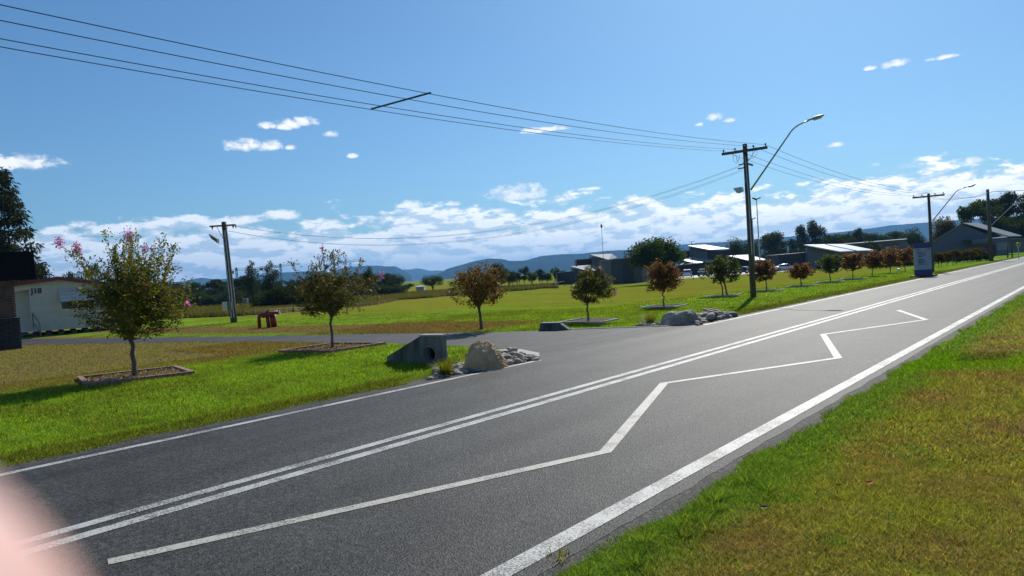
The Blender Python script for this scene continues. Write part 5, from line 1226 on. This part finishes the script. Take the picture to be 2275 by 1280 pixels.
for (px, py, kd, pm_, lab, rz) in cars:
    e = make_car('parked_car', pm_, kd); P = gpix(px, py); e.location = P+Vector((0, 0, .03)); e.rotation_euler = (0, 0, rz+math.atan2(rv.y, rv.x)); tag(e, lab, 'car', 'cars parked before the low buildings')

# ------------------------------------------------------------------ background trees
def tree_mesh(kind, seed, nleaf, pal, lsz):
    rr = random.Random(seed); rg = np.random.default_rng(seed); lob = []
    if kind == 'round':
        for k in range(26):
            a = rr.uniform(0, 6.283); t = rr.random()**.5; lob.append((math.cos(a)*.34*t, math.sin(a)*.34*t, .50+.34*(1-t*t)*rr.uniform(-.6, 1), rr.uniform(.10, .19)))
        tr = .0
    elif kind == 'gum':
        for k in range(22):
            a = rr.uniform(0, 6.283); t = rr.random()**.6; lob.append((math.cos(a)*.36*t, math.sin(a)*.36*t, rr.choice((.45, .62, .78, .90))*(1-.12*t)+rr.uniform(-.05, .03), rr.uniform(.07, .14)))
    elif kind == 'poplar':
        for k in range(26):
            z = .12+.84*k/25; r_ = .085*math.sin(min(1, (z)*1.25)*math.pi*.62+.35)*1.1*(1 if z < .8 else (1-z)/.2*.8+.2); a = rr.uniform(0, 6.283); lob.append((math.cos(a)*r_*.8, math.sin(a)*r_*.8, z, max(.03, r_*.9)))
    elif kind == 'casuarina':
        for k in range(170):
            z = .10+.87*(k/169); mr = .33*(1-z)**.6+.02; a = rr.uniform(0, 6.283); t = rr.random()**.45; lob.append((math.cos(a)*mr*t, math.sin(a)*mr*t, z+rr.uniform(-.03, .03), rr.uniform(.045, .10)*(1.1-.6*z)))
    elif kind == 'shrub':
        for k in range(24):
            a = rr.uniform(0, 6.283); t = rr.random()**.5; lob.append((math.cos(a)*.42*t, math.sin(a)*.42*t, .15+.62*rr.random()*(1-.4*t*t), rr.uniform(.12, .22)))
    else:
        for k in range(20):
            a = rr.uniform(0, 6.283); t = rr.random()**.5; lob.append((math.cos(a)*.30*t, math.sin(a)*.30*t, .42+.42*rr.random()*(1-.3*t), rr.uniform(.09, .17)))
    lob = np.array(lob); wts = lob[:, 3]**2; wts /= wts.sum(); idx = rg.choice(len(lob), nleaf, p=wts)
    d = rg.normal(0, 1, (nleaf, 3)); d /= np.linalg.norm(d, axis=1)[:, None]; rad = rg.random(nleaf)**.5*1.18
    if kind == 'casuarina': d[:, 2] *= .6
    P = lob[idx, :3]+d*(lob[idx, 3]*rad)[:, None]*np.array([1, 1, .8])+rg.normal(0, .012, (nleaf, 3))
    if kind == 'poplar': D = d*.4+np.array([0, 0, 1.]); dr = 0
    elif kind == 'casuarina': D = d+np.array([0, 0, -.5]); dr = .4
    else: D = d; dr = .3
    pal = np.array(pal); c = pal[rg.choice(len(pal), nleaf)]*rg.uniform(.65, 1.4, nleaf)[:, None]*rg.uniform(.8, 1.2, len(lob))[idx][:, None]
    s_ = np.cross(D, rg.normal(0, 1, (nleaf, 3))); s_ /= np.linalg.norm(s_, axis=1)[:, None]; D = D/np.linalg.norm(D, axis=1)[:, None]
    L_ = lsz*rg.uniform(.6, 1.4, nleaf)[:, None]; wv = .28 if kind == 'casuarina' else .75; V = np.empty((nleaf, 4, 3))
    V[:, 0] = P-D*L_*.4; V[:, 1] = P+s_*L_*wv*.5; V[:, 2] = P+D*L_*.6; V[:, 3] = P-s_*L_*wv*.5
    crown = fast_mesh('crown', V.reshape(-1, 3), 4, c); crown.materials.append(MT['farleaf'])
    m = MB(); m.tube([(0, 0, -.03), (.01, 0, .2), (0, .01, .45)], [.022, .017, .012], 7)
    for k in range(9):
        l = lob[rr.randrange(len(lob))]; m.tube([(0, 0, .12+.03*k), (l[0]*.45, l[1]*.45, .18+(l[2]-.18)*.55), (l[0], l[1], l[2])], [.011, .007, .003], 4, False)
    tk = m.mesh('trunk'); tk.materials.append(MT['bark_d']); return crown, tk
DG = [(.024, .042, .012), (.032, .052, .014), (.045, .060, .016)]; BG = [(.022, .042, .020), (.034, .055, .026), (.045, .065, .028)]; YG = [(.10, .11, .012), (.14, .13, .015), (.06, .08, .012)]
OG = [(.10, .085, .02), (.06, .07, .015), (.13, .10, .03)]; LGc = [(.05, .085, .018), (.07, .11, .018), (.035, .06, .014)]; CZ = [(.030, .038, .024), (.045, .052, .032), (.022, .028, .018)]; RG_ = [(.09, .055, .016), (.06, .06, .016), (.11, .075, .016)]
TV = {}
def tv(kind, pal, seed, n=2600, s=.035):
    k = (kind, id(pal), seed, n)
    if k not in TV: TV[k] = tree_mesh(kind, seed, n, pal, s)
    return TV[k]
def bgtree(px, top, wpx, D, kind, pal, seed, label, group=None, n=2600, s=.035, wf=None, base=None, name='tree'):
    P = col_at(px, D) if base is None else gpix(px, base); D = depth(P); h = top_h(P, top); ww = wpx/FPX*D
    e = empty(name, P, random.Random(px).uniform(0, 6.28), label=label, cat='tree', group=group); cr, tk = tv(kind, pal, seed, n, s)
    nat = {'round': .95, 'gum': .9, 'poplar': .22, 'casuarina': .72, 'shrub': 1.1, 'mid': .85}[kind]
    e.scale = (ww/nat, ww/nat, h/.98); link('crown', cr, None, e); link('trunk', tk, None, e); return e
bgtree(22, 376, 190, 62, 'casuarina', CZ, 5, 'tall feathery dark she oak rising behind the brick pier at the left edge', n=16000, s=.034)
bgtree(70, 596, 70, 80, 'round', DG, 1, 'bushy green tree between the she oak and the hut roof', n=4500, s=.03)
bgtree(112, 606, 56, 100, 'round', BG, 2, 'low grey green tree behind the left slope of the hut roof')
bgtree(160, 603, 40, 120, 'gum', BG, 3, 'grey green tree just right of the hut roof ridge')
bgtree(188, 590, 48, 110, 'round', LGc, 4, 'light green tree behind the nearest crepe myrtle, left half', n=3500, s=.03)
bgtree(226, 578, 60, 105, 'gum', LGc, 5, 'taller light green tree behind the nearest crepe myrtle', n=4000, s=.03)
bgtree(262, 596, 50, 115, 'round', LGc, 4, 'green tree behind the right part of the nearest crepe myrtle', n=3500, s=.03)
bgtree(565, 579, 25, 118, 'poplar', BG, 6, 'left of the two slender poplars right of the leaning pole', n=5000, s=.018)
bgtree(607, 581, 33, 110, 'poplar', BG, 7, 'right of the two slender poplars, wider at the base', n=5000, s=.018)
for i, (px, tp_, ww) in enumerate(((585, 640, 50), (622, 620, 62), (655, 622, 60), (690, 630, 56), (640, 632, 60))):
    bgtree(px, tp_, ww*1.3, 98+i, 'shrub', DG, 8+i % 2, nth(i, 'the dense dark shrubs massed below the right poplar'), 'dark shrubs below the poplars', n=4200, s=.045)
bgtree(823, 583, 40, 150, 'round', DG, 10, 'round dark tree standing above the treeline between the first two open crepe myrtles', n=3500, s=.035)
bgtree(962, 609, 58, 97, 'mid', LGc, 11, 'round mid green tree at the near edge of the paddock', n=5000, s=.032, base=648)
bgtree(905, 626, 42, 105, 'mid', LGc, 12, 'small spreading green tree left of the round paddock tree', n=3500, s=.035, base=652)
bgtree(870, 622, 44, 112, 'gum', DG, 13, 'dark tree with a thin trunk behind the pink flower of the open crepe myrtle', n=3500, base=654)
bgtree(1110, 576, 44, 125, 'mid', DG, 14, 'tall dark tree behind the orange brown crepe myrtle', n=4500, s=.03)
bgtree(1140, 598, 30, 130, 'mid', BG, 15, 'slim tree right of the orange brown crepe myrtle')
rr = random.Random(5)
for i in range(34):
    px = 300+i*17.5+rr.uniform(-6, 6); tp_ = np.interp(px, [300, 400, 460, 545, 600, 700, 840, 880, 930, 1010], [630, 628, 624, 615, 622, 612, 606, 603, 606, 612])+rr.uniform(-3, 6)
    bgtree(px, tp_, rr.uniform(44, 66), 185+rr.uniform(-25, 30), 'gum' if i % 3 else 'round', BG, 16+i % 4, 'one of the dark bushland trees forming the far treeline behind the paddock', 'bushland treeline behind the paddock', n=2600, s=.045)
for i in range(34):
    px = 290+i*18+rr.uniform(-6, 6)
    bgtree(px, np.interp(px, [300, 900], [645, 628])+rr.uniform(-5, 5), rr.uniform(50, 70), 150+rr.uniform(-8, 10), 'shrub', BG, 16+i % 3, 'one of the low bushy trees at the foot of the far treeline', 'low bushes under the far treeline', n=2600, s=.05)
for i in range(16):
    px = 1030+i*17; ww = rr.uniform(24, 34)
    bgtree(px, [612, 606, 600, 604, 598, 608, 598, 603, 590, 600, 596, 603, 593, 600, 604, 606][i], ww, 165+rr.uniform(-12, 12), 'mid' if i % 2 else 'gum', BG if i % 3 else LGc, 20+i % 3, nth(i, 'the small green trees beyond the fence end'), 'small trees left of the brick outbuilding', n=2200, s=.05)
bgtree(1450, 513, 142, 112, 'round', LGc, 24, 'large round spreading fig tree behind the curved dark building', n=15000, s=.030)
big = [(1650, 513, 74, 140, 'round', DG, 'dense dark tree left behind the tall power pole', 7000), (1630, 540, 50, 138, 'round', DG, 'lower dark tree left of the dense dark tree behind the tall pole', 3500), (1722, 509, 84, 150, 'gum', DG, 'broad gum tree with flat crown right of the floodlight masts', 8000), (1762, 530, 50, 152, 'gum', BG, 'thin gum beside the broad flat crowned gum', 3500),
       (1806, 489, 62, 155, 'gum', DG, 'tallest open gum tree above the bright roof', 6500), (1842, 510, 62, 158, 'mid', DG, 'dark rounded tree right of the tallest open gum', 4500), (1880, 520, 50, 160, 'mid', DG, 'mid dark tree above the middle of the bright roof', 3500), (1911, 502, 44, 165, 'gum', DG, 'flat topped dark gum right above the bright roof', 3500),
       (1938, 524, 50, 120, 'round', YG, 'yellow green rounded tree behind the long grey building', 3500), (2032, 498, 44, 150, 'round', DG, 'dark rounded tree left of the sign pole', 4500), (2100, 476, 70, 120, 'mid', OG, 'sparse yellow brown tree behind the gable, right of the sign pole', 5000), (2058, 528, 40, 118, 'mid', YG, 'small yellow green tree left of the sign pole', 3000),
       (2190, 440, 110, 135, 'gum', LGc, 'large dark gum towering behind the gabled house, left one', 12000), (2262, 424, 110, 140, 'gum', DG, 'largest dark gum at the right edge behind the thick pole', 14000), (2225, 470, 90, 128, 'round', DG, 'dense lower tree between the two large gums at the right edge', 6000), (2290, 470, 80, 125, 'mid', DG, 'dark tree cut by the right edge of the picture', 4000)]
for i, (px, tp_, ww, D, kd, pal, lab, n) in enumerate(big): bgtree(px, tp_, ww*1.1, D+(75 if px < 2070 else 30), kd, pal, 30+i, lab, n=n, s=.034 if n < 7000 else .026)
for i in range(14):
    px = 1850+i*13.5; bgtree(px, rr.uniform(507, 516)-(px-1850)*.02, rr.uniform(34, 46), 262+rr.uniform(-6, 6), 'mid', LGc if i % 2 else DG, 50+i % 3, nth(i, 'the even topped tree belt behind the grey building'), 'tree belt behind the grey building', n=2200, s=.05)
for i in range(22):
    px = 1570+i*22; bgtree(px, 552-(px-1570)*.04+rr.uniform(-6, 4), 48, 248+rr.uniform(-3, 3), 'shrub', DG, 54+i % 2, nth(i, 'the dark shrubs behind the low buildings'), 'dark shrubs behind the buildings', n=2400, s=.05)
# young hedge row right of the sign, with stakes
hr_ = [(2086, 593.5, 556), (2104, 590.5, 553), (2126, 587, 551), (2141, 584.5, 552), (2157, 582.5, 549), (2171, 580.5, 548), (2182, 579.5, 547)]
for i, (px, by, ty) in enumerate(hr_):
    bgtree(px, ty, 30, 60, 'mid', RG_, 60+i % 3, nth(i, 'the young orange green trees right of the blue sign'), 'young trees right of the sign', n=2600, s=.05, base=by, name='young_tree')
for i, (px, by) in enumerate(((2077, 592), (2091, 591), (2117, 589), (2122, 587))):
    P = gpix(px, by); tag(MB().tube([(0, 0, 0), (0, 0, 1.05)], .035, 6).build('tree_stake', MT['wood_l'], None, loc=P), nth(i, 'the thin pale stakes among the young trees'), 'stake', 'stakes among the young trees')
for i in range(9):   # low hedge behind them
    px = 2085+i*14; bgtree(px, 562-i*.8, 26, 88, 'shrub', DG, 65, nth(i, 'the low dark hedge plants before the gabled house'), 'low hedge before the house', n=1800, s=.07, name='hedge_plant')
for i in range(7):
    px = 1940+i*14; bgtree(px, 577-i*.7, 22, 100, 'shrub', YG if i < 3 else DG, 66, nth(i, 'the low bushes edging the path behind the red trees'), 'low bushes along the path', n=1500, s=.08, name='bush')
tag(MB().tube([(0, 0, 0), (0, 0, .10), (0, 0, .16), (0, 0, .20)], [.16, .16, .12, .02], 10).build('utility_marker', MT['white'], None, loc=gpix(1997, 601)), 'small white marker in the grass left of the blue and white sign', 'marker')

# ------------------------------------------------------------------ tower cranes far to the left
def crane(px, top, jl, jr, slope, D, lab):
    P = col_at(px, D); h = top_h(P, top); e = empty('tower_crane', P, math.atan2(rv.y, rv.x), label=lab, cat='crane', group='tower cranes beyond the trees'); s = D/FPX; m = MB(); w_ = 1.1
    for a in (-w_/2, w_/2):
        for b in (-w_/2, w_/2): m.bar((a, b, 0), (a, b, h), .28, .28)
    for k in range(int(h/2.2)): m.bar((-w_/2*(-1)**k, -w_/2, k*2.2), (w_/2*(-1)**k, -w_/2, k*2.2+2.2), .18, .18)
    m.build('mast', MT['crane'], e); zj = h-3.5*s*2
    m = MB(); a, b = Vector((-jl*s, 0, zj-jl*slope*s*0)), Vector((jr*s, 0, zj+jr*slope*s))
    m.bar(a, b, .3, .3); m.bar(a+Vector((0, 0, 0)), b, .2, .2)
    n = 22
    for k in range(n):
        q0, q1 = a.lerp(b, k/n), a.lerp(b, (k+1)/n); m.bar(q0, q0.lerp(q1, .5)+Vector((0, 0, 1.4)), .12, .12); m.bar(q0.lerp(q1, .5)+Vector((0, 0, 1.4)), q1, .12, .12)
    m.bar(a+Vector((0, 0, 1.4)), b+Vector((0, 0, 1.4)), .16, .16)
    m.build('jib', MT['crane'], e); MB().box(a+Vector((.8, 0, -1)), (2.4, 1.2, 2.2)).build('counterweight', MT['dark'], e)
    MB().prism([(-.9, 0, zj), (.9, 0, zj), (0, 0, h+.5)], (0, .5, 0)).build('apex', MT['crane'], e)
crane(529, 595, 12, 100, .02, 600, 'left tower crane standing above the trees right of the leaning pole')
crane(627, 586, 46, 44, .05, 640, 'middle tower crane whose jib crosses behind the right poplar'); crane(746, 582, 18, 66, .10, 600, 'right tower crane showing behind the open crepe myrtle')

# ------------------------------------------------------------------ distant ranges
hillm = mat('forested_hill', (.012, .030, .028), .95, spec=0, var=.6, vscale=.004, bump=.6, bscale=.01)
def ridge(pts, D0, D1, seed, name='hills'):
    pts = sorted(pts); xs_ = np.arange(pts[0][0], pts[-1][0]+1, 6.); ytop = np.interp(xs_, [p[0] for p in pts], [p[1] for p in pts])
    V = []; n = len(xs_); rows = 12
    for i, (x_, y_) in enumerate(zip(xs_, ytop)):
        D = D0+(D1-D0)*(i/n); y_ += .8*noise.noise(Vector((x_*.05, seed, 0)))+.4*noise.noise(Vector((x_*.2, seed, 0)))
        T_ = wpix(x_, y_, D); hd = Vector((T_.x, T_.y, 0)).normalized()
        for r_ in range(rows):
            t = r_/(rows-1); k = 1-t
            gul = .5+.5*noise.noise(Vector((x_*.022+seed, t*1.2, 0)))+.3*noise.noise(Vector((x_*.07, t*2, seed)))
            hgt = -2+(T_.z+2)*(1-t**(.8+.7*gul)); V.append(Vector((T_.x, T_.y, 0))-hd*(t*D*.22*(.8+.3*gul))+Vector((0, 0, hgt)))
        V.append(Vector((T_.x, T_.y, 0))+hd*D*.10+Vector((0, 0, -2)))
    m = rows+1; F = []
    for i in range(n-1):
        for r_ in range(rows-1): F.append((i*m+r_, i*m+r_+1, (i+1)*m+r_+1, (i+1)*m+r_))
        F.append((i*m, (i+1)*m, (i+1)*m+rows, i*m+rows))
    me = bpy.data.meshes.new(name); me.from_pydata(V, [], F); tag(link(name, me, hillm), kind='structure'); return me
ridge([(940, 612), (973, 609), (995, 597), (1037, 585), (1060, 579), (1083, 575), (1114, 575), (1133, 580), (1166, 579), (1202, 569), (1243, 565), (1290, 564), (1350, 557), (1400, 555), (1460, 549), (1513, 544), (1562, 539), (1611, 538), (1683, 531), (1758, 525), (1863, 516), (1890, 513), (1945, 506), (1978, 501), (2060, 494), (2130, 489), (2200, 484), (2330, 478), (2500, 470), (2800, 475)], 3800, 5200, 1)
ridge([(-700, 640), (-300, 650), (0, 640), (250, 636), (400, 626), (446, 617), (475, 620), (494, 620), (523, 617), (532, 622), (560, 616), (576, 613), (620, 606), (675, 603), (712, 603), (734, 605), (762, 596), (785, 592), (840, 590), (857, 592), (879, 592), (893, 599), (915, 612)], 4600, 4800, 5)
ridge([(860, 610), (894, 599), (914, 598), (929, 596), (955, 602), (973, 601), (1010, 604), (1060, 602)], 7600, 7600, 9)
# ------------------------------------------------------------------ air
hz3 = MB().box((-1500, 3200, 148), (17000, 15400, 300)).build('haze', None); tag(hz3, 'thin blue haze in the distant air', 'haze', kind='stuff')
hm = bpy.data.materials.new('haze_air'); hm.use_nodes = True; nt = hm.node_tree; nt.nodes.clear(); pv_ = nt.nodes.new('ShaderNodeVolumePrincipled'); ou = nt.nodes.new('ShaderNodeOutputMaterial')
pv_.inputs['Color'].default_value = (.24, .55, 1.0, 1); pv_.inputs['Density'].default_value = HAZE; pv_.inputs['Anisotropy'].default_value = .2
nt.links.new(pv_.outputs[0], ou.inputs['Volume']); hz3.data.materials.append(hm)

# ------------------------------------------------------------------ the photographer's left hand, its fingertip reaching in front of the lens
skin = bpy.data.materials.new('skin'); skin.use_nodes = True; t = NT(skin.node_tree); p = skin.node_tree.nodes['Principled BSDF']
co = t.n('ShaderNodeTexCoord').outputs['Object']
t.put(p.inputs['Base Color'], t.mix(t.mr(t.noise(co, 120, 5, .6), .3, .7), (.66, .40, .35), (.72, .47, .42))); p.inputs['Roughness'].default_value = .5
p.inputs['Subsurface Weight'].default_value = .6; p.inputs['Subsurface Radius'].default_value = (1, .35, .2); p.inputs['Subsurface Scale'].default_value = .006
bm = bmesh.new(); sk = bm.verts.layers.skin.verify()
def hv(x_, y_, z_, r_, rb=None):
    v = bm.verts.new(EYE+(CR*x_+CU*y_-CF*z_)*.001); v[sk].radius = (r_*.001, (rb or r_)*.001); return v
palm = hv(-86, -86, 60, 27, 17); wrist = hv(-97, -124, 86, 22, 17); fore = hv(-104, -150, 100, 21, 17)
palm[sk].use_root = True
for a_, b_ in ((palm, wrist), (wrist, fore)): bm.edges.new((a_, b_))
def chain(root, pts):
    q = root
    for p_ in pts: v = hv(*p_); bm.edges.new((q, v)); q = v
chain(palm, [(-73, -54, 38, 9.5), (-60, -34, 8, 8.8), (-40, -22.5, -13, 8.2), (-23, -15.2, -20, 11.5), (-12.3, -10.4, -20.3, 11)])
chain(palm, [(-90, -56, 40, 9.5), (-84, -30, 12, 8.8), (-64, -30, -6, 8.2), (-50, -32, -11, 7.4)])
chain(palm, [(-104, -68, 44, 9), (-101, -48, 14, 8.2), (-82, -50, -2, 7.8), (-70, -52, -6, 7)])
chain(palm, [(-112, -88, 48, 8), (-110, -72, 24, 7.2), (-94, -72, 10, 6.8), (-84, -72, 5, 6)])
chain(palm, [(-66, -98, 58, 11), (-46, -86, 40, 9.5), (-34, -70, 26, 9), (-28, -56, 18, 7.8)])
bmesh.ops.translate(bm, verts=bm.verts, vec=-EYE)
me = bpy.data.meshes.new('hand'); bm.to_mesh(me); bm.free()
ho = link('hand', me, skin, None, loc=EYE); a_ = ho.modifiers.new('skin', 'SKIN'); a_.use_smooth_shade = True; b_ = ho.modifiers.new('sub', 'SUBSURF'); b_.levels = 2; b_.render_levels = 3
tag(ho, 'blurred pink fingertip of the photographer covering the lower left corner', 'hand')
nl = MB(); c0 = (CR*-25-CU*15+CF*21)*.001; 
nv = [c0+(CR*(7*math.cos(t_))*.9+CU*(5.5*math.sin(t_))+CF*(7.4-1.6*math.sin(t_)**2))*.001 for t_ in np.linspace(0, 6.283, 14, endpoint=False)]
nl.prism(nv, CF*.0006).build('fingernail', mat('nail', (.80, .58, .52), .3), ho)
